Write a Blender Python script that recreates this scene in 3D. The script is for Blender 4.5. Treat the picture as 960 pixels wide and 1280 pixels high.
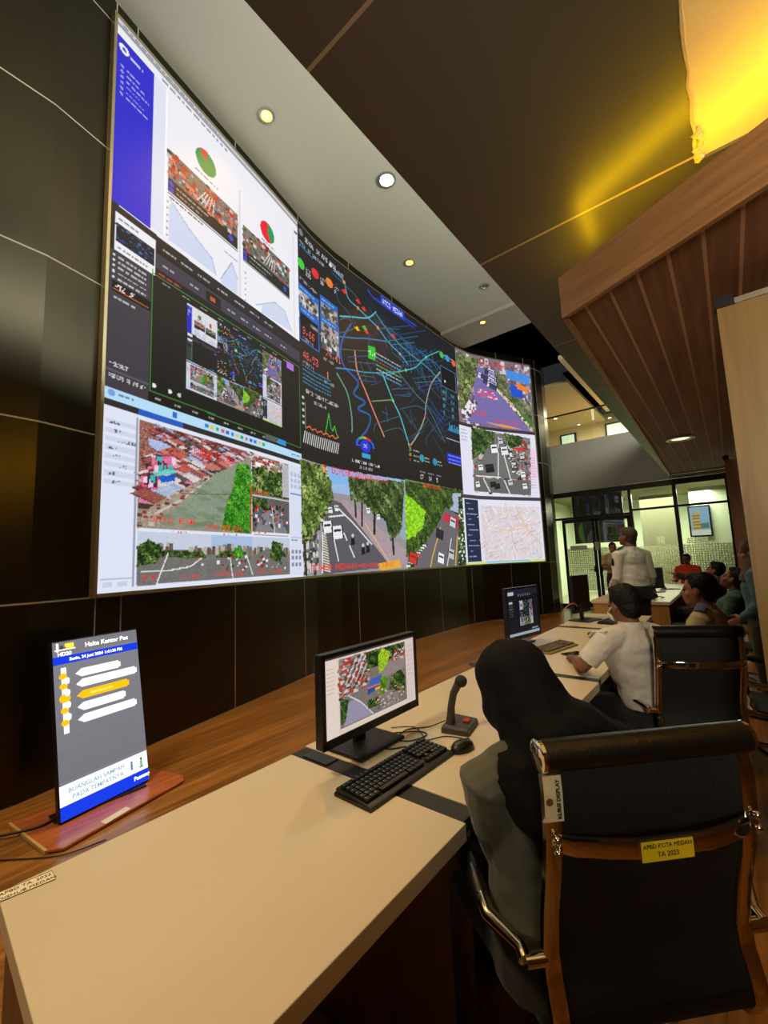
import bpy, bmesh, math, random
import numpy as np
from mathutils import Vector, Matrix, Euler, noise
# ---------------------------------------------------------------- camera, world, exposure
for o in list(bpy.data.objects): bpy.data.objects.remove(o)
SC = bpy.context.scene
COL = SC.collection
cd = bpy.data.cameras.new('camera'); cam = bpy.data.objects.new('camera', cd); COL.objects.link(cam)
cd.sensor_fit = 'VERTICAL'; cd.sensor_height = 32.0; cd.lens = 532.27 / 1280 * 32.0
cd.clip_start = 0.02
_r = Vector((0.77461351, 0.63118162, -0.03979536)); _u = Vector((0.10283111, -0.06361243, 0.99266269)); _w = Vector((-0.62401896, 0.77302214, 0.11418016))
cam.matrix_world = Matrix(((_r.x, _u.x, -_w.x, 0), (_r.y, _u.y, -_w.y, 0), (_r.z, _u.z, -_w.z, 1.45), (0, 0, 0, 1)))
SC.camera = cam
w = bpy.data.worlds.new('world'); SC.world = w; w.use_nodes = True
w.node_tree.nodes['Background'].inputs[0].default_value = (0.9, 0.95, 1.0, 1); w.node_tree.nodes['Background'].inputs[1].default_value = 0.02
SC.view_settings.view_transform = 'Standard'; SC.view_settings.look = 'None'
SC.view_settings.exposure = 0.0; SC.view_settings.gamma = 1.0; SC.view_settings.use_curve_mapping = False
SC.cycles.max_bounces = 7; SC.cycles.diffuse_bounces = 4; SC.cycles.glossy_bounces = 4; SC.cycles.transmission_bounces = 6; SC.cycles.transparent_max_bounces = 10
SC.cycles.sample_clamp_indirect = 4.0; SC.cycles.caustics_reflective = False; SC.cycles.caustics_refractive = False

def lamp(name, kind, loc, energy, col, size=0.1, target=None, spot=None, blend=0.6, sizey=None, spread=None):
    l = bpy.data.lights.new(name, kind); l.energy = energy; l.color = col
    o = bpy.data.objects.new(name, l); COL.objects.link(o); o.location = loc
    if kind == 'AREA':
        l.size = size
        if sizey: l.shape = 'RECTANGLE'; l.size_y = sizey
        if spread: l.spread = spread
    else: l.shadow_soft_size = size
    if kind == 'SPOT': l.spot_size = math.radians(spot); l.spot_blend = blend
    if target is not None:
        o.rotation_euler = (Vector(target) - Vector(loc)).to_track_quat('-Z', 'Y').to_euler()
    return o
WARM = (1.0, 0.66, 0.30); WHITE = (0.95, 1.0, 0.95)
E_WALLSPOT = 300
# glass room and gallery lights, then unseen area lamps added as fill
lamp('glass_room_light', 'AREA', (-1.9, 14.6, 3.0), 440, (0.97, 1.0, 0.76), 3.2, sizey=2.2)
lamp('gallery_light', 'AREA', (-2.0, 15.4, 6.2), 190, (1.0, 0.92, 0.70), 3.0, sizey=2.0)
lamp('hall_fill', 'AREA', (-1.7, -2.0, 6.3), 230, (1.0, 0.80, 0.50), 1.2, sizey=0.8)  # added warm fill for desk, floor and wall, no fitting
lamp('ceiling_side_fill', 'AREA', (0.6, 3.2, 5.2), 290, (0.93, 1.0, 0.90), 6.0, target=(-2.6, 3.2, 6.5), sizey=0.8)  # added fill hidden above the soffit, lifts the pale ceiling
lamp('right_fill', 'AREA', (1.5, -1.6, 2.2), 36, (1.0, 0.86, 0.66), 1.0, target=(0.4, 2.4, 2.95), sizey=0.6, spread=1.5)  # added fill from the camera side for oak door and fascia
lamp('bulkhead_fill', 'AREA', (0.6, 9.3, 5.3), 90, (1.0, 0.98, 0.88), 1.0, target=(-2.2, 12.3, 3.9), sizey=1.0)  # added fill out of view behind the soffit edge, brightens the bulkhead

# ---------------------------------------------------------------- helpers
PI = math.pi
def lin(c):
    return tuple(((x/255)/12.92 if x/255 <= 0.04045 else (((x/255)+0.055)/1.055)**2.4) for x in c)
MATS = {}
def mat(name, col, rough=0.5, metal=0.0, spec=0.5, var=0.08, scale=20, bump=0.0, bscale=60, emit=None, estr=1.0, stretch=None, sheen=0, coat=0):
    if name in MATS: return MATS[name]
    m = bpy.data.materials.new(name); m.use_nodes = True; nt = m.node_tree; b = nt.nodes['Principled BSDF']
    tc = nt.nodes.new('ShaderNodeTexCoord'); n = nt.nodes.new('ShaderNodeTexNoise'); n.inputs['Scale'].default_value = scale; n.inputs['Detail'].default_value = 4
    mp = nt.nodes.new('ShaderNodeMapping'); nt.links.new(tc.outputs['Object'], mp.inputs['Vector'])
    if stretch: mp.inputs['Scale'].default_value = stretch
    nt.links.new(mp.outputs[0], n.inputs['Vector'])
    mx = nt.nodes.new('ShaderNodeMix'); mx.data_type = 'RGBA'
    c = lin(col)
    mx.inputs[6].default_value = (*[x*(1-var) for x in c], 1); mx.inputs[7].default_value = (*[min(1, x*(1+var)) for x in c], 1)
    nt.links.new(n.outputs['Fac'], mx.inputs[0]); nt.links.new(mx.outputs[2], b.inputs['Base Color'])
    b.inputs['Roughness'].default_value = rough; b.inputs['Metallic'].default_value = metal; b.inputs['Specular IOR Level'].default_value = spec
    if sheen: b.inputs['Sheen Weight'].default_value = sheen
    if coat: b.inputs['Coat Weight'].default_value = coat
    if bump:
        n2 = nt.nodes.new('ShaderNodeTexNoise'); n2.inputs['Scale'].default_value = bscale; n2.inputs['Detail'].default_value = 3
        nt.links.new(mp.outputs[0], n2.inputs['Vector'])
        bp = nt.nodes.new('ShaderNodeBump'); bp.inputs['Strength'].default_value = bump; bp.inputs['Distance'].default_value = 0.01
        nt.links.new(n2.outputs['Fac'], bp.inputs['Height']); nt.links.new(bp.outputs[0], b.inputs['Normal'])
    if emit:
        b.inputs['Emission Color'].default_value = (*lin(emit), 1); b.inputs['Emission Strength'].default_value = estr
    MATS[name] = m; return m
def nmath(nt, op, a, b=None):
    n = nt.nodes.new('ShaderNodeMath'); n.operation = op
    for i, v in enumerate((a, b)):
        if v is None: continue
        if isinstance(v, (int, float)): n.inputs[i].default_value = v
        else: nt.links.new(v, n.inputs[i])
    return n.outputs[0]
def lines_mask(nt, coord, off, pitch, wid):     # 1 on thin lines at off + k*pitch
    a = nmath(nt, 'SUBTRACT', coord, off); a = nmath(nt, 'DIVIDE', a, pitch); a = nmath(nt, 'FRACT', nmath(nt, 'ADD', a, 0.5 + 100))
    a = nmath(nt, 'ABSOLUTE', nmath(nt, 'SUBTRACT', a, 0.5))
    return nmath(nt, 'LESS_THAN', a, wid/pitch/2)
def wood(name, c1, c2, rough=0.4, axis=1, gscale=1.0, planks=None, groove=None, spec=0.5, coord='Object', metal=0.0, rot=0.0):
    if name in MATS: return MATS[name]
    m = bpy.data.materials.new(name); m.use_nodes = True; nt = m.node_tree; b = nt.nodes['Principled BSDF']
    tc = nt.nodes.new('ShaderNodeTexCoord'); mp = nt.nodes.new('ShaderNodeMapping'); mr = nt.nodes.new('ShaderNodeMapping'); mr.inputs['Rotation'].default_value = (0, 0, rot)
    nt.links.new(tc.outputs[coord], mr.inputs['Vector']); nt.links.new(mr.outputs[0], mp.inputs['Vector'])
    s = [14*gscale]*3; s[axis] = 0.9*gscale; mp.inputs['Scale'].default_value = s
    n = nt.nodes.new('ShaderNodeTexNoise'); n.inputs['Scale'].default_value = 2.2; n.inputs['Detail'].default_value = 7; n.inputs['Distortion'].default_value = 0.6
    nt.links.new(mp.outputs[0], n.inputs['Vector'])
    cr = nt.nodes.new('ShaderNodeValToRGB'); e = cr.color_ramp.elements; e[0].position = 0.32; e[1].position = 0.72
    e[0].color = (*lin(c1), 1); e[1].color = (*lin(c2), 1)
    nt.links.new(n.outputs['Fac'], cr.inputs[0]); out = cr.outputs[0]
    if planks:      # (across_axis, pitch, offset, line width, per-plank tone)
        ax, pitch, off, lw, tone = planks
        sp = nt.nodes.new('ShaderNodeSeparateXYZ'); nt.links.new(tc.outputs[coord], sp.inputs[0])
        cc = sp.outputs[ax]
        k = nmath(nt, 'FLOOR', nmath(nt, 'DIVIDE', nmath(nt, 'SUBTRACT', cc, off), pitch))
        wn = nt.nodes.new('ShaderNodeTexWhiteNoise'); wn.noise_dimensions = '1D'; nt.links.new(k, wn.inputs['W'])
        hs = nt.nodes.new('ShaderNodeHueSaturation'); nt.links.new(out, hs.inputs['Color'])
        nt.links.new(nmath(nt, 'ADD', nmath(nt, 'MULTIPLY', wn.outputs[0], tone), 1-tone/2), hs.inputs['Value'])
        mk = lines_mask(nt, cc, off, pitch, lw)
        mx = nt.nodes.new('ShaderNodeMix'); mx.data_type = 'RGBA'; nt.links.new(mk, mx.inputs[0]); nt.links.new(hs.outputs[0], mx.inputs[6])
        mx.inputs[7].default_value = (*lin(groove or (40, 25, 18)), 1); out = mx.outputs[2]
        bp = nt.nodes.new('ShaderNodeBump'); bp.inputs['Strength'].default_value = 0.5; bp.inputs['Distance'].default_value = 0.004; bp.invert = True
        nt.links.new(mk, bp.inputs['Height']); nt.links.new(bp.outputs[0], b.inputs['Normal'])
    nt.links.new(out, b.inputs['Base Color']); b.inputs['Roughness'].default_value = rough; b.inputs['Specular IOR Level'].default_value = spec
    MATS[name] = m; return m

class MB:
    def __init__(s): s.v = []; s.f = []; s.uv = None
    def add(s, vs, fs, M=None):
        o = len(s.v)
        s.v += [tuple(M @ Vector(v)) if M else tuple(v) for v in vs]; s.f += [tuple(i+o for i in f) for f in fs]; return s
    def box(s, c, d, M=None, bev=0.0):
        x, y, z = c; a, b, h = d[0]/2, d[1]/2, d[2]/2
        if bev > 0:
            bm = bmesh.new(); bmesh.ops.create_cube(bm, size=1.0)
            for v in bm.verts: v.co = Vector((x+v.co.x*d[0], y+v.co.y*d[1], z+v.co.z*d[2]))
            bmesh.ops.bevel(bm, geom=list(bm.edges), offset=min(bev, min(d)*0.45), segments=2, affect='EDGES', profile=0.5)
            bm.verts.index_update(); vs = [v.co.copy() for v in bm.verts]; fs = [[v.index for v in f.verts] for f in bm.faces]; bm.free()
            return s.add(vs, fs, M)
        vs = [(x+i*a, y+j*b, z+k*h) for k in (-1, 1) for j in (-1, 1) for i in (-1, 1)]
        return s.add(vs, [(0, 2, 3, 1), (4, 5, 7, 6), (0, 1, 5, 4), (2, 6, 7, 3), (0, 4, 6, 2), (1, 3, 7, 5)], M)
    def prism(s, poly, z0, z1, M=None):
        n = len(poly)
        ar = sum(poly[i][0]*poly[(i+1) % n][1]-poly[(i+1) % n][0]*poly[i][1] for i in range(n))
        if ar < 0: poly = poly[::-1]
        vs = [(p[0], p[1], z0) for p in poly]+[(p[0], p[1], z1) for p in poly]
        return s.add(vs, [tuple(range(n))[::-1], tuple(range(n, 2*n))]+[(i, (i+1) % n, n+(i+1) % n, n+i) for i in range(n)], M)
    def rings(s, rs, cap=True, M=None, closed=False):
        n = len(rs[0]); vs = [p for r in rs for p in r]; fs = []
        for k in range(len(rs)-1 + (1 if closed else 0)):
            k2 = (k+1) % len(rs)
            fs += [(k*n+i, k*n+(i+1) % n, k2*n+(i+1) % n, k2*n+i) for i in range(n)]
        if cap and not closed: fs += [tuple(range(n))[::-1], tuple(range((len(rs)-1)*n, len(rs)*n))]
        return s.add(vs, fs, M)
    def tube(s, path, r, n=10, M=None, flat=None, up=None, rnd=False):
        P = [Vector(p) for p in path]; R = r if isinstance(r, (list, tuple)) else [r]*len(P)
        R = list(R)
        if rnd:
            d0 = (P[0]-P[1]).normalized(); d1 = (P[-1]-P[-2]).normalized(); r0, r1 = R[0], R[-1]
            P = [P[0]+d0*r0*0.95, P[0]+d0*r0*0.7]+P+[P[-1]+d1*r1*0.7, P[-1]+d1*r1*0.95]; R = [r0*0.3, r0*0.72]+R+[r1*0.72, r1*0.3]
        T = [(P[min(i+1, len(P)-1)]-P[max(i-1, 0)]).normalized() for i in range(len(P))]
        u = Vector(up) if up else (Vector((0, 0, 1)) if abs(T[0].z) < 0.9 else Vector((1, 0, 0)))
        rs = []
        for p, t, rr in zip(P, T, R):
            x = u.cross(t)
            if x.length < 1e-4: x = Vector((1, 0, 0)).cross(t)
            x.normalize(); y = t.cross(x).normalized()
            if not up: u = y
            ry = rr*(flat if flat else 1)
            rs.append([p + x*math.cos(2*PI*i/n)*rr + y*math.sin(2*PI*i/n)*ry for i in range(n)])
        return s.rings(rs, M=M)
    def bar(s, path, w, h, up, M=None):     # rectangular section swept on a path
        P = [Vector(p) for p in path]; T = [(P[min(i+1, len(P)-1)]-P[max(i-1, 0)]).normalized() for i in range(len(P))]
        rs = []
        for p, t in zip(P, T):
            x = Vector(up).cross(t).normalized(); y = t.cross(x).normalized()
            rs.append([p+x*a*w/2+y*b*h/2 for a, b in ((-1, -.7), (-.7, -1), (.7, -1), (1, -.7), (1, .7), (.7, 1), (-.7, 1), (-1, .7))])
        return s.rings(rs, M=M)
    def ell(s, c, r, n=14, m=9, M=None, R=None):
        vs = []; fs = []
        for j in range(1, m):
            th = PI*j/m
            for i in range(n):
                v = Vector((r[0]*math.sin(th)*math.cos(2*PI*i/n), r[1]*math.sin(th)*math.sin(2*PI*i/n), r[2]*math.cos(th)))
                if R: v = R @ v
                vs.append(Vector(c)+v)
        t = Vector((0, 0, r[2])); t = R @ t if R else t
        vs += [Vector(c)+t, Vector(c)-t]; a, b = len(vs)-2, len(vs)-1
        for j in range(m-2): fs += [(j*n+i, (j+1)*n+i, (j+1)*n+(i+1) % n, j*n+(i+1) % n) for i in range(n)]
        fs += [(a, i, (i+1) % n) for i in range(n)]+[(b, (m-2)*n+(i+1) % n, (m-2)*n+i) for i in range(n)]
        return s.add(vs, fs, M)
    def lathe(s, prof, n=24, M=None):
        return s.rings([[(r*math.cos(2*PI*i/n), r*math.sin(2*PI*i/n), z) for i in range(n)] for r, z in prof], M=M)
    def mesh(s, name):
        me = bpy.data.meshes.new(name); me.from_pydata([tuple(v) for v in s.v], [], s.f); me.update(); return me
    def build(s, name, m, parent=None, world=False, smooth=None, bevel=0, kind=None, label=None):
        me = s.mesh(name)
        if world and parent is not None:
            me.transform((Matrix.Translation(parent.location) @ parent.rotation_euler.to_matrix().to_4x4()).inverted())
        me.materials.append(m)
        o = bpy.data.objects.new(name, me); COL.objects.link(o)
        if parent is not None: o.parent = parent
        if smooth is not None: shade(me, smooth)
        if bevel:
            b = o.modifiers.new('bevel', 'BEVEL'); b.width = bevel; b.segments = 2; b.limit_method = 'ANGLE'
        if kind: o['kind'] = kind
        if label: o['label'] = label
        return o
def shade(me, ang=40):
    bm = bmesh.new(); bm.from_mesh(me); bmesh.ops.recalc_face_normals(bm, faces=bm.faces)
    for f in bm.faces: f.smooth = True
    for e in bm.edges: e.smooth = (len(e.link_faces) == 2 and e.calc_face_angle(0) < math.radians(ang))
    bm.to_mesh(me); bm.free()
def thing(name, label, cat, loc=(0, 0, 0), rz=0.0, group=None):
    o = bpy.data.objects.new(name, None); COL.objects.link(o); o.location = loc; o.rotation_euler = (0, 0, rz); o.empty_display_size = 0.1
    o['label'] = label; o['category'] = cat
    if group: o['group'] = group
    return o
def tag(o, label, cat, group=None):
    o['label'] = label; o['category'] = cat
    if group: o['group'] = group
    return o
def structure(name, mb, m, **k): return mb.build(name, m, kind='structure', **k)
def dup(root, loc, rz, label=None):
    def cp(o, par):
        c = o.copy(); COL.objects.link(c); c.parent = par
        for ch in list(o.children): cp(ch, c)
        return c
    r = cp(root, None); r.location = loc; r.rotation_euler = (0, 0, rz)
    if label: r['label'] = label
    return r
def lettering(name, s, size, M, m, parent, world=False, align='CENTER', extr=0.0004, sx=1.0, bold=0.0):
    cu = bpy.data.curves.new('t', 'FONT'); cu.body = s; cu.size = size; cu.align_x = align; cu.align_y = 'CENTER'; cu.extrude = extr; cu.offset = bold; cu.resolution_u = 3
    to = bpy.data.objects.new('t', cu); COL.objects.link(to)
    me = bpy.data.meshes.new_from_object(to.evaluated_get(bpy.context.evaluated_depsgraph_get()))
    bpy.data.objects.remove(to); bpy.data.curves.remove(cu)
    me.transform(M @ Matrix.Diagonal((sx, 1, 1, 1)))
    if world: me.transform((Matrix.Translation(parent.location) @ parent.rotation_euler.to_matrix().to_4x4()).inverted())
    me.materials.clear(); me.materials.append(m); me.name = name
    o = bpy.data.objects.new(name, me); COL.objects.link(o); o.parent = parent; return o
def frame(o, x, y):      # matrix with origin o, local x and y axes given
    x = Vector(x).normalized(); y = Vector(y); z = x.cross(y).normalized(); y = z.cross(x)
    return Matrix(((x.x, y.x, z.x, o[0]), (x.y, y.y, z.y, o[1]), (x.z, y.z, z.z, o[2]), (0, 0, 0, 1)))
def cable(name, pts, r, m, parent=None, label=None, cat=None, world=True):
    P = [Vector(p) for p in pts]; q = []
    for i in range(len(P)-1):
        p0, p1, p2, p3 = P[max(i-1, 0)], P[i], P[i+1], P[min(i+2, len(P)-1)]
        for k in range(8):
            t = k/8; q.append(0.5*((2*p1)+(-p0+p2)*t+(2*p0-5*p1+4*p2-p3)*t*t+(-p0+3*p1-3*p2+p3)*t**3))
    q.append(P[-1]); o = MB().tube(q, r, 8).build(name, m, parent, world=world and parent is not None, smooth=60)
    if cat: tag(o, label, cat)
    return o
# ---------------------------------------------------------------- pictures shown on screens (painted point by point into a mesh attribute)
GL = '00 00 00 00 00|3E 51 49 45 3E|00 42 7F 40 00|72 49 49 49 46|21 41 49 4D 33|18 14 12 7F 10|27 45 45 45 39|3C 4A 49 49 31|41 21 11 09 07|36 49 49 49 36|46 49 49 29 1E|7C 12 11 12 7C|7F 49 49 49 36|3E 41 41 41 22|7F 41 41 41 3E|7F 49 49 49 41|7F 09 09 09 01|3E 41 41 51 73|7F 08 08 08 7F|00 41 7F 41 00|20 40 41 3F 01|7F 08 14 22 41|7F 40 40 40 40|7F 02 1C 02 7F|7F 04 08 10 7F|3E 41 41 41 3E|7F 09 09 09 06|3E 41 51 21 5E|7F 09 19 29 46|26 49 49 49 32|03 01 7F 01 03|3F 40 40 40 3F|1F 20 40 20 1F|3F 40 38 40 3F|63 14 08 14 63|03 04 78 04 03|61 59 49 4D 43|00 36 36 00 00|00 60 60 00 00|00 50 30 00 00|08 08 08 08 08|20 10 08 04 02'.split('|')
GC = ' 0123456789ABCDEFGHIJKLMNOPQRSTUVWXYZ:.,-/'
FONT = {c: np.array([[(int(b, 16) >> r) & 1 for b in g.split()] for r in range(7)]) for c, g in zip(GC, GL)}
class Ras:
    def __init__(s, w, h, d, bg, seed=1):
        s.d = d; s.nx = int(round(w/d))+1; s.ny = int(round(h/d))+1; s.w = w; s.h = h
        s.a = np.empty((s.ny, s.nx, 3)); s.a[:] = bg; s.rg = np.random.default_rng(seed)
    def win(s, x0, y0, x1, y1):
        i0 = max(0, int(math.floor(x0/s.d))); i1 = min(s.nx, int(math.ceil(x1/s.d))+1); j0 = max(0, int(math.floor(y0/s.d))); j1 = min(s.ny, int(math.ceil(y1/s.d))+1)
        if i1 <= i0 or j1 <= j0: return None
        X, Y = np.meshgrid(np.arange(i0, i1)*s.d, np.arange(j0, j1)*s.d); return s.a[j0:j1, i0:i1], X, Y
    def put(s, A, m, col, n=0, al=1.0):
        k = int(m.sum())
        if not k: return
        c = np.array(col, float)+np.zeros((k, 3))
        if n: c = c+s.rg.normal(0, n, (k, 1))
        A[m] = A[m]*(1-al)+c*al
    def rect(s, x0, y0, x1, y1, col, n=0, al=1.0):
        x0, x1 = sorted((x0, x1)); y0, y1 = sorted((y0, y1))
        W = s.win(x0, y0, x1, y1)
        if W: s.put(W[0], (W[1] >= x0) & (W[1] <= x1) & (W[2] >= y0) & (W[2] <= y1), col, n, al)
    def pmask(s, P, X, Y):
        m = np.zeros(X.shape, bool); n = len(P)
        for i in range(n):
            (xa, ya), (xb, yb) = P[i], P[(i+1) % n]
            if ya == yb: continue
            c = ((ya > Y) != (yb > Y)) & (X < (xb-xa)*(Y-ya)/(yb-ya)+xa); m ^= c
        return m
    def poly(s, P, col, n=0, al=1.0):
        W = s.win(min(p[0] for p in P), min(p[1] for p in P), max(p[0] for p in P), max(p[1] for p in P))
        if W: s.put(W[0], s.pmask(P, W[1], W[2]), col, n, al)
    def line(s, P, w, col, al=1.0):
        for (xa, ya), (xb, yb) in zip(P, P[1:]):
            W = s.win(min(xa, xb)-w, min(ya, yb)-w, max(xa, xb)+w, max(ya, yb)+w)
            if not W: continue
            L = (xb-xa)**2+(yb-ya)**2+1e-9; t = np.clip(((W[1]-xa)*(xb-xa)+(W[2]-ya)*(yb-ya))/L, 0, 1)
            s.put(W[0], np.hypot(W[1]-xa-t*(xb-xa), W[2]-ya-t*(yb-ya)) <= max(w/2, s.d*0.55), col, 0, al)
    def disc(s, x, y, rx, col, ry=None, al=1.0, n=0, a0=None, a1=None):
        ry = ry or rx; W = s.win(x-rx, y-ry, x+rx, y+ry)
        if not W: return
        m = ((W[1]-x)/rx)**2+((W[2]-y)/ry)**2 <= 1
        if a0 is not None:
            an = np.degrees(np.arctan2(W[2]-y, W[1]-x)) % 360; m &= (an >= a0) & (an <= a1)
        s.put(W[0], m, col, n, al)
    def inside(s, P, k):
        x0, x1 = min(p[0] for p in P), max(p[0] for p in P); y0, y1 = min(p[1] for p in P), max(p[1] for p in P); out = []
        for _ in range(60):
            X = s.rg.uniform(x0, x1, k); Y = s.rg.uniform(y0, y1, k); m = s.pmask(P, X, Y); out += list(zip(X[m], Y[m]))
            if len(out) >= k: break
        return out[:k]
    def foliage(s, P, cols=((20, 38, 16), (34, 58, 24), (58, 88, 34), (96, 120, 56), (150, 160, 100)), k=None, r=0.03):
        s.poly(P, cols[0], 8)
        xs = [p[0] for p in P]; ys = [p[1] for p in P]; A = (max(xs)-min(xs))*(max(ys)-min(ys))
        r *= 0.72; k = k or int(min(3600, A/(r*r)*1.1)); pts = s.inside(P, k)
        ph = s.rg.uniform(0, 6, 4)
        for i, (x, y) in enumerate(pts):
            lo = 0.5+0.27*math.sin(x*0.9/r/3.2+ph[0])*math.cos(y*0.9/r/2.7+ph[1])+0.18*math.sin((x+y)/r/1.3+ph[2])
            c = cols[max(0, min(len(cols)-1, int((0.62*lo+0.38*s.rg.random())*len(cols)*1.05-0.15)))]
            rr = r*s.rg.uniform(0.25, 0.9)*(1.3 if i < k/3 else 0.8); s.disc(x, y, rr, c, rr*s.rg.uniform(0.6, 1.1), n=8)
    def speck(s, P, cols, k, r, asp=0.5):
        for x, y in s.inside(P, k):
            rr = r*s.rg.uniform(0.4, 1.2); s.rect(x-rr, y-rr*asp, x+rr, y+rr*asp, cols[int(s.rg.integers(len(cols)))], 6)
    def text(s, x, y, h, t, col, wf=0.8, cx=False):
        cw = h*wf*6/7
        if cx: x -= cw*len(t)/2
        W = s.win(x, y-h/2, x+cw*len(t), y+h/2)
        if not W: return
        ci = np.floor((W[1]-x)/cw).astype(int); m = np.zeros(W[1].shape, bool)
        u = np.floor(((W[1]-x)/cw-ci)*6).astype(int); v = np.floor((y+h/2-W[2])/h*7).astype(int); ok = (u < 5) & (u >= 0) & (v >= 0) & (v < 7)
        for k, ch in enumerate(t.upper()):
            g = FONT.get(ch)
            if g is None: continue
            q = ok & (ci == k); m[q] = g[v[q], u[q]] > 0
        s.put(W[0], m, col)
    def scribble(s, x0, y, x1, h, col, al=0.8):       # a line of print too small to read
        x = x0
        while x < x1:
            wd = s.rg.uniform(0.6, 2.4)*h; s.rect(x, y-h*0.35, min(x+wd, x1), y+h*0.35, col, 10, al); x += wd+h*0.5
    def car(s, x, y, L, W_, col, ang=0):
        c, n_ = math.cos(ang), math.sin(ang); q = lambda a, b: (x+a*c-b*n_, y+a*n_+b*c)
        s.poly([q(-W_*.6, -L*.52), q(W_*.6, -L*.52), q(W_*.6, L*.5), q(-W_*.6, L*.5)], (40, 40, 44))
        s.poly([q(-W_*.5, -L*.5), q(W_*.5, -L*.5), q(W_*.45, L*.5), q(-W_*.45, L*.5)], col, 6)
        s.poly([q(-W_*.4, L*.05), q(W_*.4, L*.05), q(W_*.34, L*.25), q(-W_*.34, L*.25)], (45, 50, 58))
    def paste(s, b, x0, y0, x1, y1):
        W = s.win(x0, y0, x1, y1); m = (W[1] >= x0) & (W[1] <= x1) & (W[2] >= y0) & (W[2] <= y1)
        i = np.clip(((W[1]-x0)/(x1-x0)*(b.shape[1]-1)).astype(int), 0, b.shape[1]-1); j = np.clip(((W[2]-y0)/(y1-y0)*(b.shape[0]-1)).astype(int), 0, b.shape[0]-1)
        W[0][m] = b[j, i][m]
def scr_mat(name, strength, rough=0.35):
    if name in MATS: return MATS[name]
    m = bpy.data.materials.new(name); m.use_nodes = True; nt = m.node_tree; b = nt.nodes['Principled BSDF']
    at = nt.nodes.new('ShaderNodeAttribute'); at.attribute_name = 'picture'
    b.inputs['Base Color'].default_value = (0.012, 0.012, 0.014, 1); b.inputs['Specular IOR Level'].default_value = 0.06; b.inputs['Roughness'].default_value = rough
    nt.links.new(at.outputs['Color'], b.inputs['Emission Color']); b.inputs['Emission Strength'].default_value = strength
    MATS[name] = m; return m
def picture(name, ras, fn, m, parent, i0=0, i1=None, label=None):
    # fn(xs, ys) -> (N,3) local positions ; grid mesh with the painted picture
    i1 = ras.nx if i1 is None else i1
    X, Y = np.meshgrid(np.arange(i0, i1)*ras.d, np.arange(ras.ny)*ras.d); P = fn(X.ravel(), Y.ravel())
    nx = i1-i0; ny = ras.ny; me = bpy.data.meshes.new(name); me.vertices.add(nx*ny); me.vertices.foreach_set('co', P.astype(np.float32).ravel())
    j, i = np.meshgrid(np.arange(ny-1), np.arange(nx-1), indexing='ij'); a = (j*nx+i).ravel(); F = np.stack([a, a+1, a+1+nx, a+nx], 1).astype(np.int32)
    me.loops.add(F.size); me.loops.foreach_set('vertex_index', F.ravel()); me.polygons.add(len(F)); me.polygons.foreach_set('loop_start', np.arange(0, F.size, 4, dtype=np.int32))
    me.update(calc_edges=True)
    c = np.clip(ras.a[:, i0:i1]/255, 0, 1); c = np.where(c <= 0.04045, c/12.92, ((c+0.055)/1.055)**2.4)
    ca = me.color_attributes.new('picture', 'FLOAT_COLOR', 'POINT'); ca.data.foreach_set('color', np.concatenate([c, np.ones(c.shape[:2]+(1,))], 2).astype(np.float32).ravel())
    me.materials.append(m); o = bpy.data.objects.new(name, me); COL.objects.link(o); o.parent = parent
    if label: o['label'] = label
    return o
def flatgrid(o, x, y):
    o, x, y = np.array(o), np.array(x), np.array(y)
    return lambda X, Y: o+X[:, None]*x+Y[:, None]*y
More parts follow.
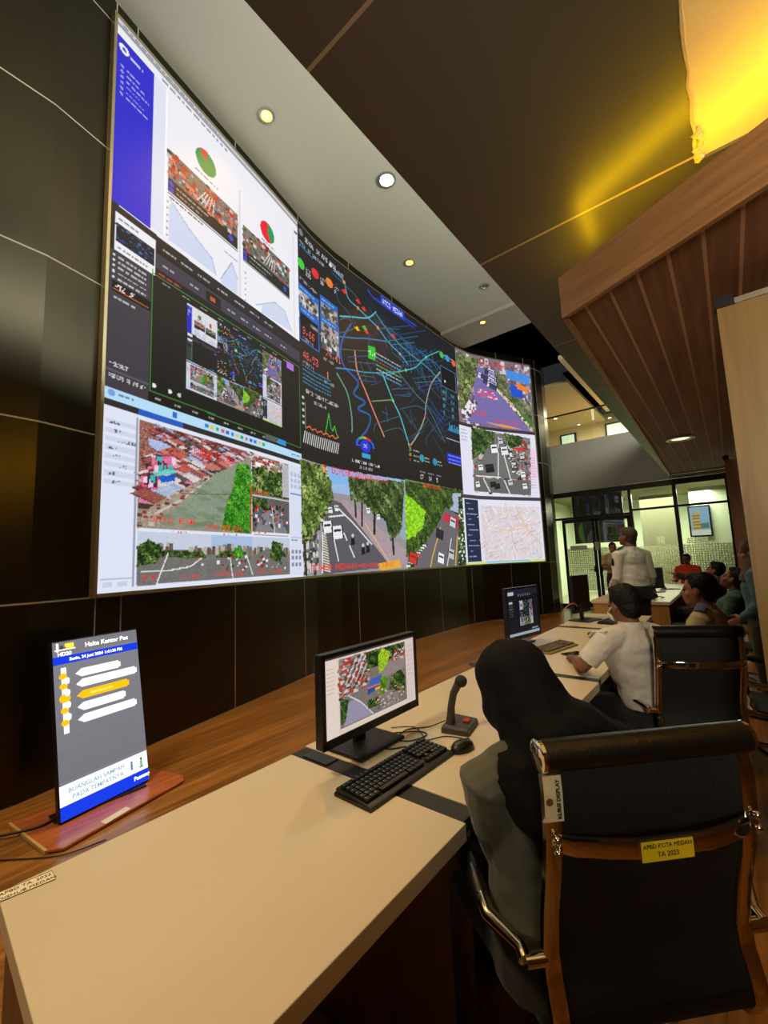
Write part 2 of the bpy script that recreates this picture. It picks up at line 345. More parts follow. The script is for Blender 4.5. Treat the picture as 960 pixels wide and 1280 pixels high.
# picture feature outlines in metres on the video wall (along, up)
D={'river':[(1.42,1.27),(1.09,1.08),(0.92,0.91),(0.74,0.74),(0.57,0.64),(0.51,0.56),(0.93,0.55),(1.23,0.53),(1.26,0.69),(1.31,0.89),(1.39,1.13)],'bank':[(0.32,0.51),(0.32,0.62),(0.5,0.75),(1.06,1.09),(0.92,0.89),(0.57,0.64),(0.51,0.56)],'bankline':[(0.48,0.65),(0.74,0.8),(0.95,0.96),(1.06,1.06)],'greenA':[(1.44,1.28),(1.62,1.3),(1.66,1.12),(1.65,0.61),(1.65,0.52),(1.23,0.54),(1.28,0.79),(1.38,1.0)],'houses':[(0.31,1.45),(1.68,1.45),(1.44,1.29),(1.12,1.15),(1.0,1.07),(0.74,0.87),(0.33,0.73)],'tarp':[(0.5,0.98),(0.67,1.03),(0.67,0.97),(0.53,0.93)],'pinkh':[(0.43,1.14),(0.66,1.2),(0.66,1.09),(0.44,1.04)],'pinkh2':[(0.34,0.96),(0.5,0.98),(0.5,0.86),(0.35,0.87)],'tealroof':[(0.44,1.02),(0.64,1.08),(0.7,1.05),(0.47,0.98)],'blueroof':[(0.39,1.31),(0.56,1.3),(0.63,1.28),(0.49,1.21),(0.41,1.24)],'greenB':[(1.68,1.26),(2.19,1.32),(2.18,0.99),(1.67,0.99)],'roadC':[(1.88,0.85),(2.09,0.87),(2.31,0.51),(1.69,0.51)],'roadD':[(0.33,0.19),(0.58,0.28),(0.96,0.24),(1.01,0.06),(0.33,0.03)],'roadE':[(1.03,0.23),(1.65,0.3),(1.67,0.05),(1.03,0.04)],'roadF':[(1.7,0.28),(1.92,0.36),(2.31,0.19),(2.31,0.04),(1.69,0.05)],'treeD':[(0.31,0.34),(0.49,0.36),(0.51,0.28),(0.36,0.22),(0.32,0.23)],'lineD':[(0.61,0.3),(0.52,0.08),(0.5,0.03)],'lineD2':[(0.36,0.15),(0.61,0.15),(0.85,0.18),(0.98,0.26)],'lineE':[(1.34,0.26),(1.38,0.04)],'lineE2':[(1.58,0.28),(1.67,0.07)],'roads':[[(4.7,3.53),(5.0,3.09),(5.2,2.85),(5.45,2.34)],[(3.97,3.68),(4.01,3.35),(4.2,3.06),(4.42,2.73),(4.68,2.35)],[(6.76,4.23),(6.36,3.83),(6.12,3.33),(6.06,3.06),(5.77,2.62),(5.48,2.33)],[(3.51,3.12),(3.72,2.91),(3.8,2.7),(3.84,2.44),(3.83,2.24)],[(3.89,4.11),(3.65,3.7),(3.66,3.33),(4.02,3.14),(3.91,2.9),(4.19,2.84),(4.0,2.67),(4.31,2.63),(4.24,2.4),(4.08,2.23)],[(3.56,4.86),(3.75,4.79),(3.84,4.55),(4.09,4.49),(4.35,4.43),(4.63,4.36),(4.92,4.21),(5.29,4.11),(5.54,3.99)],[(3.63,4.13),(3.92,4.25),(4.35,4.43),(4.59,4.65)],[(3.57,3.81),(3.97,4.07),(3.82,4.18),(3.62,4.06)],[(5.13,3.69),(5.46,3.84),(5.82,4.03),(6.22,4.38),(6.77,4.72)],[(3.49,3.2),(3.78,3.28),(4.19,3.37),(4.7,3.53),(5.13,3.69),(4.81,3.51)],[(4.38,2.91),(4.97,3.1)],[(4.59,4.61),(5.05,4.38),(5.56,4.25),(6.27,4.16),(6.86,3.99)],[(3.46,3.72),(3.96,3.89),(4.33,4.03),(4.98,4.23)],[(3.45,3.51),(3.97,3.68),(4.32,3.8)],[(5.26,3.69),(5.77,3.44),(6.19,3.27),(6.8,2.66)],[(5.21,2.99),(5.75,3.19),(6.11,3.2)],[(5.82,4.01),(6.24,3.8),(6.7,3.62)],[(3.55,4.65),(3.59,4.39),(3.83,4.29),(4.02,4.17)],[(3.46,4.8),(4.0,4.7),(4.15,4.59)],[(4.38,4.97),(4.61,4.89),(5.22,4.94),(5.9,4.94)],[(4.49,4.91),(5.09,4.92),(5.82,4.86)],[(5.54,3.05),(5.59,2.87),(5.78,2.67)],[(5.3,2.99),(5.58,2.78)],[(6.67,3.35),(6.82,3.25),(6.13,2.66),(6.04,2.43)],[(4.4,2.37),(4.46,2.52),(4.82,2.68),(5.2,2.85)],[(4.68,2.43),(5.18,2.61),(5.42,2.39)],[(6.19,3.31),(6.8,3.06)],[(6.1,3.07),(6.68,2.68)],[(5.62,2.51),(6.17,3.0)],[(5.04,3.21),(5.63,3.4)],[(4.98,3.31),(5.71,3.55)],[(5.29,3.27),(5.56,3.34),(5.5,3.41)],[(3.79,3.49),(4.31,3.71)],[(3.79,3.42),(4.53,3.64)],[(4.0,3.26),(4.46,3.37)],[(4.02,3.18),(4.48,3.29)],[(4.28,3.58),(4.51,3.3)],[(4.09,3.52),(4.26,3.22)],[(4.65,2.79),(4.82,2.79)],[(4.77,2.93),(4.81,2.64)],[(4.57,4.33),(5.33,4.63)],[(4.33,3.93),(4.39,4.11),(4.29,4.17)],[(5.13,3.69),(5.41,3.95),(5.03,4.05)],[(5.72,3.72),(5.92,3.57),(5.87,3.81)],[(5.86,3.68),(6.35,3.4),(6.81,3.16)]],'small':[[(4.64,4.52),(5.04,4.35),(5.28,4.01)],[(4.75,4.51),(5.19,4.36),(5.4,3.99)],[(4.87,4.51),(5.24,4.32),(5.52,3.93)],[(4.98,4.5),(5.54,4.38),(5.65,3.85)],[(5.1,4.5),(5.63,4.36),(5.78,3.93)],[(5.22,4.49),(5.71,4.33),(5.92,3.91)],[(5.34,4.48),(5.77,4.29),(6.06,3.92)],[(5.47,4.47),(5.91,4.28),(6.18,3.76)],[(5.59,4.46),(6.19,4.32),(6.33,3.76)],[(5.72,4.46),(6.33,4.31),(6.49,3.86)],[(5.86,4.45),(6.35,4.25),(6.63,3.76)],[(5.99,4.44),(6.61,4.28),(6.78,3.7)],[(6.13,4.43),(6.8,4.28),(6.95,3.83)],[(6.27,4.42),(6.89,4.24),(6.95,3.65)],[(6.42,4.41),(7.01,4.22),(6.95,3.68)],[(6.57,4.4),(7.0,4.15),(6.95,3.63)],[(4.74,4.4),(5.78,4.9)],[(4.89,4.3),(6.27,5.0)],[(4.96,4.25),(5.93,4.73)],[(5.04,4.2),(5.79,4.54)],[(5.12,4.14),(5.77,4.42)],[(5.2,4.09),(6.08,4.5)],[(5.28,4.03),(6.23,4.53)],[(5.36,3.97),(6.38,4.39)],[(5.44,3.92),(6.35,4.3)],[(5.52,3.86),(6.49,4.28)],[(5.68,3.74),(6.43,4.03)],[(5.77,3.68),(7.0,4.12)],[(5.86,3.62),(6.74,3.97)],[(5.94,3.55),(6.99,4.01)],[(4.8,4.28),(4.88,4.07)],[(4.96,4.31),(5.04,4.1)],[(5.13,4.35),(5.21,4.13)],[(5.3,4.38),(5.38,4.17)],[(5.47,4.42),(5.55,4.2)],[(5.65,4.45),(5.73,4.23)],[(5.83,4.49),(5.92,4.26)],[(6.02,4.53),(6.11,4.3)],[(6.22,4.57),(6.31,4.33)],[(6.42,4.61),(6.52,4.37)]],'gp':[(4.33,3.91),(4.53,3.94),(4.52,3.69),(4.32,3.67)],'dot_g':[(2.69,4.46)],'dot_r':[(3.04,4.53)],'dot_o':[(3.38,4.57)],'gauge':[(4.16,2.07)],'c1':[(5.87,2.15)],'c2':[(6.35,2.15)],'rg':[(6.87,4.67)],'rb':[(7.11,4.67)],'ro':[(7.37,4.64)],'bx1':[(2.62,4.14),(3.11,3.98)],'bx2':[(3.14,4.25),(3.58,4.01)],'bx3':[(2.63,3.81),(3.1,3.62)],'bx4':[(3.14,3.92),(3.6,3.67)],'bx5':[(6.9,4.41),(7.39,3.93)],'bluebox':[(6.82,2.49),(7.51,2.22)],'chart':[(2.73,2.58),(3.58,2.48)],'hatch':[(2.63,2.27),(3.58,2.31)],'chartr':[(6.84,3.05),(7.49,2.96)],'hatchr':[(6.82,2.81),(7.49,2.77)],'numsL':[(2.68,3.35),(3.49,3.2)],'cyl':[(2.69,2.91),(3.53,2.98)],'title':[(2.68,4.81),(3.56,4.95)],'gt':[(4.54,3.87),(4.96,3.83)],'blueban':[(4.97,4.99),(5.42,5.03)],'legend':[(5.44,2.26),(5.58,1.99)],'legend2':[(5.77,1.82),(6.84,1.85)],'gtext':[(3.85,1.75),(4.47,1.71)],'vl':[(3.46,1.81)],'sky1':[(3.13,1.57),(4.04,1.6),(4.04,1.42),(3.25,1.32)],'road1':[(3.27,1.1),(3.53,1.06),(4.13,0.57),(4.72,0.06),(3.04,-0.0),(3.04,0.51),(3.15,0.86)],'walk1':[(3.5,1.1),(3.64,1.11),(5.21,0.34),(5.19,0.09),(4.72,0.06),(4.13,0.57)],'treeL1':[(2.6,1.54),(3.19,1.58),(3.35,1.13),(3.1,0.77),(2.91,0.62),(2.72,0.46),(2.6,0.42)],'treeR1':[(3.71,1.48),(5.23,1.59),(5.1,0.74),(4.75,0.49),(4.62,0.87),(4.36,0.92),(4.05,1.13),(3.75,1.12)],'bldg1':[(4.79,1.58),(5.25,1.59),(5.21,0.49),(4.88,0.69)],'trunks1':[[(2.85,0.99),(2.94,0.62)],[(2.65,0.6),(2.68,0.02)],[(4.33,0.94),(4.31,0.62)],[(4.81,0.54),(4.82,0.28)],[(3.85,1.13),(3.86,0.87)],[(4.02,1.1),(4.0,0.74)],[(2.84,0.61),(3.18,1.35)]],'lanes1':[[(3.28,0.67),(3.42,0.19)],[(3.57,0.6),(3.63,0.5)],[(3.69,0.41),(3.79,0.24)],[(3.43,0.99),(3.77,0.78),(4.23,0.44)],[(3.08,0.78),(3.05,0.03)],[(3.23,0.83),(3.6,0.88)]],'cars1':[[(3.19,0.68)],[(3.42,0.61)],[(3.26,0.93)],[(3.41,0.97)],[(4.17,0.99)],[(4.43,0.9)]],'motos1':[[(3.77,0.49)],[(4.01,0.34)],[(4.13,0.37)]],'txt1':[(3.13,1.54),(3.91,1.56)],'txt1b':[(4.04,1.57),(4.77,1.58)],'txt1c':[(2.79,0.1),(3.59,0.1)],'txt1d':[(3.74,0.1),(4.99,0.1)],'yel1':[(4.35,0.12),(4.97,0.18),(5.04,0.04),(4.45,0.0)],'treeA2':[(5.28,1.62),(6.95,1.59),(7.0,1.31),(6.49,1.02),(6.15,0.72),(5.55,0.45),(5.2,0.2)],'lime2':[(5.25,1.36),(5.53,1.28),(5.89,1.09),(5.78,0.77),(5.47,0.6),(5.21,0.52)],'road2':[(6.68,1.23),(7.28,1.06),(7.15,0.69),(7.03,-0.0),(5.38,0.0),(5.83,0.45),(6.38,0.9)],'red2':[(6.61,1.11),(7.28,1.01),(7.22,0.8),(6.51,0.95)],'hedge2':[(7.24,1.49),(7.48,1.58),(7.41,0.0),(7.07,-0.0)],'lanes2':[[(6.42,0.79),(6.05,0.18),(5.98,0.01)],[(7.09,0.63),(6.94,0.02)],[(6.83,0.57),(6.6,0.0)],[(5.83,0.45),(5.21,0.04)]],'cars2':[[(6.38,0.66)],[(6.38,0.17)],[(6.93,0.92)],[(5.4,0.19)],[(6.8,0.25)]],'txt2':[(5.84,1.61),(6.45,1.59)],'txt2b':[(5.31,0.23),(5.67,0.25)],'sky2':[(7.0,1.56),(7.34,1.59),(7.29,1.12),(6.84,1.19)],'camG':[(7.49,4.97),(9.87,4.82),(9.86,3.24),(7.51,3.33)],'treeG':[(7.49,4.97),(8.25,4.96),(8.09,4.34),(7.81,3.82),(7.53,3.53)],'roadG':[(8.18,4.76),(8.38,4.77),(8.99,4.08),(9.77,3.26),(7.63,3.35),(8.09,3.73),(8.05,4.29)],'skyG':[(9.11,4.84),(9.87,4.77),(9.84,4.53),(9.09,4.61)],'blueG':[(9.2,4.48),(9.6,4.4),(9.57,4.13),(9.21,4.16)],'orG':[(9.39,4.53),(9.76,4.44),(9.75,4.31),(9.42,4.37)],'treeG2':[(8.38,4.79),(9.1,4.66),(9.12,4.25),(9.81,4.03),(9.84,3.34),(9.14,3.86),(8.67,4.38)],'lawnG':[(9.15,3.93),(9.83,3.58),(9.84,3.38),(9.25,3.77)],'kerbG':[(8.53,4.46),(9.04,4.04),(9.74,3.33),(9.84,3.29),(9.15,4.0)],'kerbG2':[(7.53,3.53),(7.85,3.87),(8.13,3.83),(8.09,3.66),(7.66,3.36)],'redG':[(8.16,4.22),(8.65,4.19),(8.78,3.99),(8.17,4.03)],'txtG':[(7.93,3.59),(8.25,3.54)],'txtG2':[(8.64,3.47),(9.39,3.4)],'txtG3':[(8.24,4.89),(8.83,4.89)],'yelG':[(8.29,3.4),(8.98,3.38),(9.5,3.31),(8.97,3.31)],'carsG':[[(8.62,4.71)],[(8.55,4.66)],[(8.64,4.64)],[(8.31,4.55)],[(8.42,4.53)],[(8.67,4.53)],[(8.61,4.48)],[(8.48,4.42)],[(8.68,4.41)],[(8.58,4.36)],[(8.66,4.33)]],'camH':[(7.89,3.21),(9.71,3.1),(9.59,1.63),(7.84,1.69)],'treeH':[(7.89,3.2),(8.63,3.17),(8.54,2.89),(8.11,2.58),(7.84,2.42)],'roadH':[(8.56,3.13),(8.85,3.15),(9.24,2.33),(9.21,2.04),(7.84,2.05),(8.28,2.64)],'treeH2':[(8.88,3.16),(9.48,3.11),(9.34,2.86),(9.04,2.79)],'walkH':[(8.83,2.96),(8.99,2.83),(9.3,2.14),(9.1,2.18)],'roadH2':[(7.87,2.02),(8.8,2.0),(9.63,2.01),(9.59,1.64),(7.84,1.69)],'lanesH':[[(8.71,3.05),(8.62,2.02)],[(8.81,2.77),(9.0,1.99)],[(7.95,2.05),(8.69,2.05)],[(8.17,2.0),(8.34,1.69)],[(8.8,1.98),(8.94,1.66)]],'carsH':[[(8.56,2.75)],[(8.87,2.72)],[(8.38,2.26)],[(8.77,2.96)],[(8.11,2.26)],[(7.98,1.85)],[(8.57,1.83)],[(8.98,1.94)],[(9.39,2.15)],[(9.42,1.86)],[(8.45,1.87)],[(9.4,2.62)]],'redH':[(9.32,2.8)],'pinkH':[(9.7,2.83),(9.83,2.82),(9.85,2.07),(9.65,2.11)],'barI':[(7.56,1.52),(7.95,1.53),(7.93,0.09),(7.53,0.08)],'mapI':[(7.98,1.39),(9.91,1.38),(9.89,0.02),(7.95,0.09)]}
# ---------------------------------------------------------------- the setting
PL = np.array([(-3.74,1.15),(-3.86,1.6),(-3.98,2.1),(-4.10,2.6),(-4.23,3.15),(-4.36,3.65),(-4.46,4.05),(-4.53,4.6),(-4.55,5.2),(-4.57,6.2),(-4.57,7.1),(-4.57,8.0),(-4.55,8.5),(-4.44,9.05),(-4.14,9.7),(-3.6,10.72)])
SS = np.r_[0, np.cumsum(np.linalg.norm(np.diff(PL, axis=0), axis=1))]
def seam_wall_mat():
    m = bpy.data.materials.new('bronze composite panel'); m.use_nodes = True; nt = m.node_tree; b = nt.nodes['Principled BSDF']
    uv = nt.nodes.new('ShaderNodeUVMap'); uv.uv_map = 'metres'; sp = nt.nodes.new('ShaderNodeSeparateXYZ'); nt.links.new(uv.outputs[0], sp.inputs[0])
    a = lines_mask(nt, sp.outputs[0], 0.228, 1.237, 0.011); c = lines_mask(nt, sp.outputs[1], 1.262, 1.262, 0.012)
    k = nmath(nt, 'MAXIMUM', a, c)
    for s0 in (0.026, 9.755):
        k = nmath(nt, 'MAXIMUM', k, nmath(nt, 'LESS_THAN', nmath(nt, 'ABSOLUTE', nmath(nt, 'SUBTRACT', sp.outputs[0], s0)), 0.0055))
    n = nt.nodes.new('ShaderNodeTexNoise'); n.inputs['Scale'].default_value = 1.0; n.inputs['Detail'].default_value = 2
    mp = nt.nodes.new('ShaderNodeMapping'); mp.inputs['Scale'].default_value = (3, 0.7, 1); nt.links.new(uv.outputs[0], mp.inputs[0]); nt.links.new(mp.outputs[0], n.inputs[0])
    m1 = nt.nodes.new('ShaderNodeMix'); m1.data_type = 'RGBA'; nt.links.new(n.outputs[0], m1.inputs[0]); m1.inputs[6].default_value = (*lin((62, 56, 45)), 1); m1.inputs[7].default_value = (*lin((74, 67, 53)), 1)
    m2 = nt.nodes.new('ShaderNodeMix'); m2.data_type = 'RGBA'; nt.links.new(k, m2.inputs[0]); nt.links.new(m1.outputs[2], m2.inputs[6]); m2.inputs[7].default_value = (*lin((165, 155, 135)), 1)
    nt.links.new(m2.outputs[2], b.inputs['Base Color'])
    nt.links.new(nmath(nt, 'MULTIPLY', nmath(nt, 'SUBTRACT', 1.0, k), 0.92), b.inputs['Metallic'])
    nt.links.new(nmath(nt, 'ADD', nmath(nt, 'MULTIPLY', n.outputs[0], 0.02), 0.27), b.inputs['Roughness'])
    bp = nt.nodes.new('ShaderNodeBump'); bp.inputs['Strength'].default_value = 0.35; bp.inputs['Distance'].default_value = 0.003; bp.invert = True
    nt.links.new(k, bp.inputs['Height']); nt.links.new(bp.outputs[0], b.inputs['Normal']); return m
M_WALL = seam_wall_mat()
# display wall: bronze panels following the bend of the screen, 6 cm behind it
wl = [(-3.60, -3.2), (-3.69, 0.74)]
for i, p in enumerate(PL):
    t = PL[min(i+1, len(PL)-1)]-PL[max(i-1, 0)]; nrm = np.array([-t[1], t[0]]); nrm /= np.linalg.norm(nrm); wl.append(tuple(p+nrm*0.05))
wl += [(-3.55, 10.92), (-3.50, 11.25), (-3.62, 11.9), (-3.86, 12.25)]
wl = np.array(wl); ws = np.r_[0, np.cumsum(np.linalg.norm(np.diff(wl, axis=0), axis=1))]; ws = ws-ws[2]
HT = 6.55
mb = MB(); out = [(p[0]-0.12, p[1]) for p in wl]; n = len(wl)
for z in (0, HT):
    mb.v += [(x, y, z) for x, y in wl]+[(x-0.6, y, z) for x, y in wl]
for i in range(n-1): mb.f += [(i, i+1, 2*n+i+1, 2*n+i), (n+i+1, n+i, 3*n+i, 3*n+i+1), (i+1, i, n+i, n+i+1), (2*n+i, 2*n+i+1, 3*n+i+1, 3*n+i)]
wo = mb.build('wall_left', M_WALL, kind='structure'); me = wo.data; uvl = me.uv_layers.new(name='metres')
for l in me.loops:
    v = l.vertex_index; k = v % n; uvl.data[l.index].uv = (ws[k], me.vertices[v].co.z)
for p in me.polygons: p.use_smooth = False
# floor
FLOOR = wood('laminate floor', (116, 78, 36), (162, 112, 56), rough=0.30, axis=1, gscale=0.8, planks=(0, 0.192, 0.03, 0.003, 0.35), groove=(70, 40, 22))
structure('floor', MB().box((-0.6, 4.6, -0.05), (8.4, 15.9, 0.1)), FLOOR)
GREYFLOOR = mat('beige tile floor', (150, 142, 118), 0.35)
structure('floor_glass_room', MB().box((-1.9, 15.0, -0.05), (5.6, 4.8, 0.1)), GREYFLOOR)
# high pale ceiling over the display wall
CREAM = mat('pale ceiling paint', (205, 200, 178), 0.75, var=0.03)
hc = MB().prism([(-4.9, -3.2), (-0.2, -3.2), (-0.2, 8.02), (-4.9, 8.02)], HT, HT+0.1)
structure('ceiling', hc, CREAM)
structure('ceiling_step', MB().box((-2.6, 8.47, HT-0.02), (4.6, 0.9, 0.12)), mat('pale ceiling step', (176, 168, 146), 0.8, var=0.03))
# bulkhead line across the pale ceiling
VOID = mat('black ceiling void', (3, 3, 3), 0.9, spec=0.0)
structure('ceiling_void', MB().box((-2.2, 10.6, 6.95), (5.6, 3.5, 0.1)), VOID)
structure('ceiling_void_side', MB().box((-2.2, 8.95, 6.78), (5.6, 0.06, 0.3)), VOID)
# dark soffit (underside of the gallery floor) with its joints
def soffit_mat():
    m = bpy.data.materials.new('dark soffit panel'); m.use_nodes = True; nt = m.node_tree; b = nt.nodes['Principled BSDF']
    tc = nt.nodes.new('ShaderNodeTexCoord'); sp = nt.nodes.new('ShaderNodeSeparateXYZ'); nt.links.new(tc.outputs['Object'], sp.inputs[0])
    k = lines_mask(nt, sp.outputs[1], 0.905, 1.355, 0.014)
    n = nt.nodes.new('ShaderNodeTexNoise'); n.inputs['Scale'].default_value = 90; nt.links.new(tc.outputs['Object'], n.inputs[0])
    m1 = nt.nodes.new('ShaderNodeMix'); m1.data_type = 'RGBA'; nt.links.new(n.outputs[0], m1.inputs[0]); m1.inputs[6].default_value = (*lin((60, 59, 56)), 1); m1.inputs[7].default_value = (*lin((76, 74, 70)), 1)
    m2 = nt.nodes.new('ShaderNodeMix'); m2.data_type = 'RGBA'; nt.links.new(k, m2.inputs[0]); nt.links.new(m1.outputs[2], m2.inputs[6]); m2.inputs[7].default_value = (*lin((150, 138, 118)), 1)
    nt.links.new(m2.outputs[2], b.inputs['Base Color']); b.inputs['Roughness'].default_value = 0.40; b.inputs['Specular IOR Level'].default_value = 0.8
    return m
M_SOF = soffit_mat()
ZD = 3.2
structure('ceiling_soffit', MB().prism([(-1.0, -3.2), (0.055, -3.2), (0.055, 2.3), (3.3, 2.3), (3.3, 12.3), (-1.0, 12.3)], ZD, ZD+0.06), M_SOF)
structure('ceiling_soffit_edge', MB().box((-0.97, 4.55, ZD+0.66), (0.06, 15.5, 1.2)), M_SOF)
structure('ceiling_near', MB().box((1.68, -0.45, ZD+0.045), (3.25, 5.5, 0.06)), mat('cream plaster ceiling', (214, 196, 160), 0.7, bump=0.15, bscale=35))
ej = MB(); random.seed(5)
pts = [(0.055+random.uniform(-0.006, 0.006), -1.0+0.06*k, ZD+0.004) for k in range(56)]
ej.tube(pts, [0.006+random.random()*0.005 for _ in pts], 6); ej.tube([(0.07+random.uniform(-0.02, 0.012), 2.12+0.018*k, ZD+0.002) for k in range(11)], 0.012, 6)
structure('trim_1', ej, mat('flaking filler', (190, 170, 130), 0.8))
# oak fascia canopy with reddish plank underside, lit from a cove on top
PLANK = wood('reddish plank ceiling', (108, 70, 48), (138, 94, 66), rough=0.6, axis=1, gscale=0.8, planks=(0, 0.128, -0.47, 0.014, 0.22), groove=(178, 136, 108), coord='Object')
OAKF = wood('oak fascia laminate', (126, 90, 56), (154, 114, 72), rough=0.42, axis=0, gscale=1.3, rot=0.439)
CP = [(-0.595, 2.36), (2.9, 0.72), (2.9, 8.83), (-0.725, 8.83)]
structure('ceiling_canopy', MB().prism([(-0.575, 2.375), (2.88, 0.755), (2.88, 8.81), (-0.705, 8.81)], 2.752, 2.80), PLANK)
fb = MB()
for i in range(4):
    a = Vector((*CP[i], 0)); b = Vector((*CP[(i+1) % 4], 0)); d = (b-a).normalized(); nn = Vector((-d.y, d.x, 0))*0.03
    fb.prism([(a.x, a.y), (b.x, b.y), (b.x+nn.x, b.y+nn.y), (a.x+nn.x, a.y+nn.y)], 2.735, 2.975)
structure('trim_2', fb, OAKF, bevel=0.003)
structure('ceiling_canopy_top', MB().prism([(-0.575, 2.375), (2.88, 0.755), (2.88, 8.81), (-0.705, 8.81)], 2.86, 2.88), mat('canopy top board', (120, 100, 70), 0.8))
# end bulkhead, gallery and glass rail above the glass partition
GREYB = mat('grey bulkhead paint', (178, 174, 158), 0.6, var=0.03)
structure('wall_far', MB().box((-0.3, 12.4, 3.83), (7.2, 0.14, 1.36)), GREYB)
structure('floor_gallery', MB().box((-1.4, 14.9, 4.42), (7.8, 4.9, 0.14)), mat('gallery floor', (150, 135, 110), 0.5))
GC = mat('gallery wall paint', (205, 190, 145), 0.7)
structure('wall_gallery', MB().box((-1.4, 17.35, 5.5), (7.8, 0.1, 2.4)), GC)
structure('wall_gallery_side', MB().box((-5.3, 14.9, 5.5), (0.1, 5.0, 2.4)), GC)
structure('ceiling_gallery', MB().box((-4.25, 14.9, 6.35), (2.2, 4.9, 0.1)).box((-0.4, 14.9, 6.35), (4.6, 4.9, 0.1)), GC)
structure('ceiling_gallery_slot', MB().box((-2.95, 14.9, 6.6), (0.6, 4.9, 0.05)), VOID)
structure('trim_3', MB().box((-2.78, 13.2, 6.26), (0.12, 5.2, 0.10)), mat('cream beam', (225, 205, 150), 0.6))
structure('trim_8', MB().box((-3.98, 12.35, 5.5), (0.35, 0.2, 2.1)), mat('bronze column cladding', (112, 100, 74), 0.4, metal=0.5))
def glass_mat(name, tint, alpha=0.12, rough=0.02):
    m = bpy.data.materials.new(name); m.use_nodes = True; nt = m.node_tree; nt.nodes.remove(nt.nodes['Principled BSDF'])
    tr = nt.nodes.new('ShaderNodeBsdfTransparent'); tr.inputs[0].default_value = (*tint, 1); gl = nt.nodes.new('ShaderNodeBsdfGlossy'); gl.inputs['Roughness'].default_value = rough
    fr = nt.nodes.new('ShaderNodeFresnel'); fr.inputs[0].default_value = 1.5; mx = nt.nodes.new('ShaderNodeMixShader'); nt.links.new(nmath(nt, 'MULTIPLY', fr.outputs[0], 1.6), mx.inputs[0])
    nt.links.new(tr.outputs[0], mx.inputs[1]); nt.links.new(gl.outputs[0], mx.inputs[2]); nt.links.new(mx.outputs[0], nt.nodes['Material Output'].inputs[0]); return m
GLASS = glass_mat('clear glass', (0.94, 0.97, 0.92))
rl = thing('glass_railing', 'clear glass balustrade along the upper gallery edge above the glass partition', 'railing', (-1.9, 12.32, 4.5))
for i in range(4): MB().box((-3.2+i*1.3, 12.32, 4.92), (1.27, 0.012, 0.82)).build('glass_panel', GLASS, rl, True)
MB().box((-1.3, 12.32, 5.345), (5.2, 0.05, 0.035)).build('handrail', mat('dark aluminium', (38, 36, 33), 0.4, metal=0.6), rl, True)
DAL = MATS['dark aluminium']
for k, (x0, x1, z0, z1) in enumerate([(-4.82, -4.22, 5.35, 6.1), (-3.2, -2.35, 5.45, 6.18)]):
    structure('window_%d' % (k+3), MB().box(((x0+x1)/2, 17.27, (z0+z1)/2), (x1-x0, 0.06, z1-z0)), DAL)
    structure('window_%d_pane' % (k+3), MB().box(((x0+x1)/2, 17.22, (z0+z1)/2), (x1-x0-0.14, 0.03, z1-z0-0.12)), mat('daylit gallery pane', (200, 220, 205), 0.4, emit=(190, 220, 200), estr=0.8))
# closing walls behind the camera and at the right
DW = wood('oak wall panel', (150, 106, 58), (182, 136, 80), rough=0.42, axis=2, gscale=0.6)
structure('wall_right', MB().box((3.35, 4.6, 1.65), (0.1, 15.8, 3.3)), DW); structure('wall_right_upper', MB().box((3.35, 4.6, 4.95), (0.1, 15.8, 3.3)), MATS['black ceiling void'])
structure('wall_back', MB().box((-0.3, -3.25, 3.3), (7.4, 0.1, 6.6)), mat('back wall paint', (38, 34, 28), 0.7))
# glass partition
YP = 12.3
PX = [-3.86, -3.56, -2.64, -1.88, -0.93, 0.12]
fr = MB(); fr.box((-1.87, YP, 3.06), (4.0, 0.1, 0.14)); fr.box((-3.83, YP, 1.5), (0.07, 0.1, 3.0)); fr.box((-1.88, YP, 1.5), (0.07, 0.1, 3.0)); fr.box((-0.93, YP, 1.5), (0.08, 0.12, 3.0)); fr.box((0.10, YP, 1.5), (0.14, 0.12, 3.0))
fr.box((-2.85, YP, 2.40), (1.95, 0.08, 0.06)); fr.box((-0.9, YP, 2.48), (2.0, 0.08, 0.05)); fr.box((-0.9, YP, 0.05), (2.0, 0.08, 0.1)); fr.box((-3.71, YP, 0.05), (0.28, 0.08, 0.1))
structure('window_1', fr, DAL)
def film_mat():
    m = bpy.data.materials.new('dotted frosted film'); m.use_nodes = True; nt = m.node_tree; b = nt.nodes['Principled BSDF']
    tc = nt.nodes.new('ShaderNodeTexCoord'); sp = nt.nodes.new('ShaderNodeSeparateXYZ'); nt.links.new(tc.outputs['Object'], sp.inputs[0])
    p = 0.052; a = lines_mask(nt, sp.outputs[0], 0.0, p, 0.03); c = lines_mask(nt, sp.outputs[2], 0.0, p, 0.03)
    k = nmath(nt, 'MULTIPLY', a, c)
    b.inputs['Base Color'].default_value = (0.72, 0.74, 0.55, 1); b.inputs['Roughness'].default_value = 0.6
    tl = nt.nodes.new('ShaderNodeBsdfTranslucent'); tl.inputs[0].default_value = (0.96, 0.95, 0.76, 1)
    m1 = nt.nodes.new('ShaderNodeMixShader'); m1.inputs[0].default_value = 0.75; nt.links.new(b.outputs[0], m1.inputs[1]); nt.links.new(tl.outputs[0], m1.inputs[2])
    tr = nt.nodes.new('ShaderNodeBsdfTransparent'); m2 = nt.nodes.new('ShaderNodeMixShader'); nt.links.new(nmath(nt, 'MULTIPLY', k, 0.75), m2.inputs[0])
    nt.links.new(m1.outputs[0], m2.inputs[1]); nt.links.new(tr.outputs[0], m2.inputs[2]); nt.links.new(m2.outputs[0], nt.nodes['Material Output'].inputs[0]); return m
FILM = film_mat()
gp = MB()
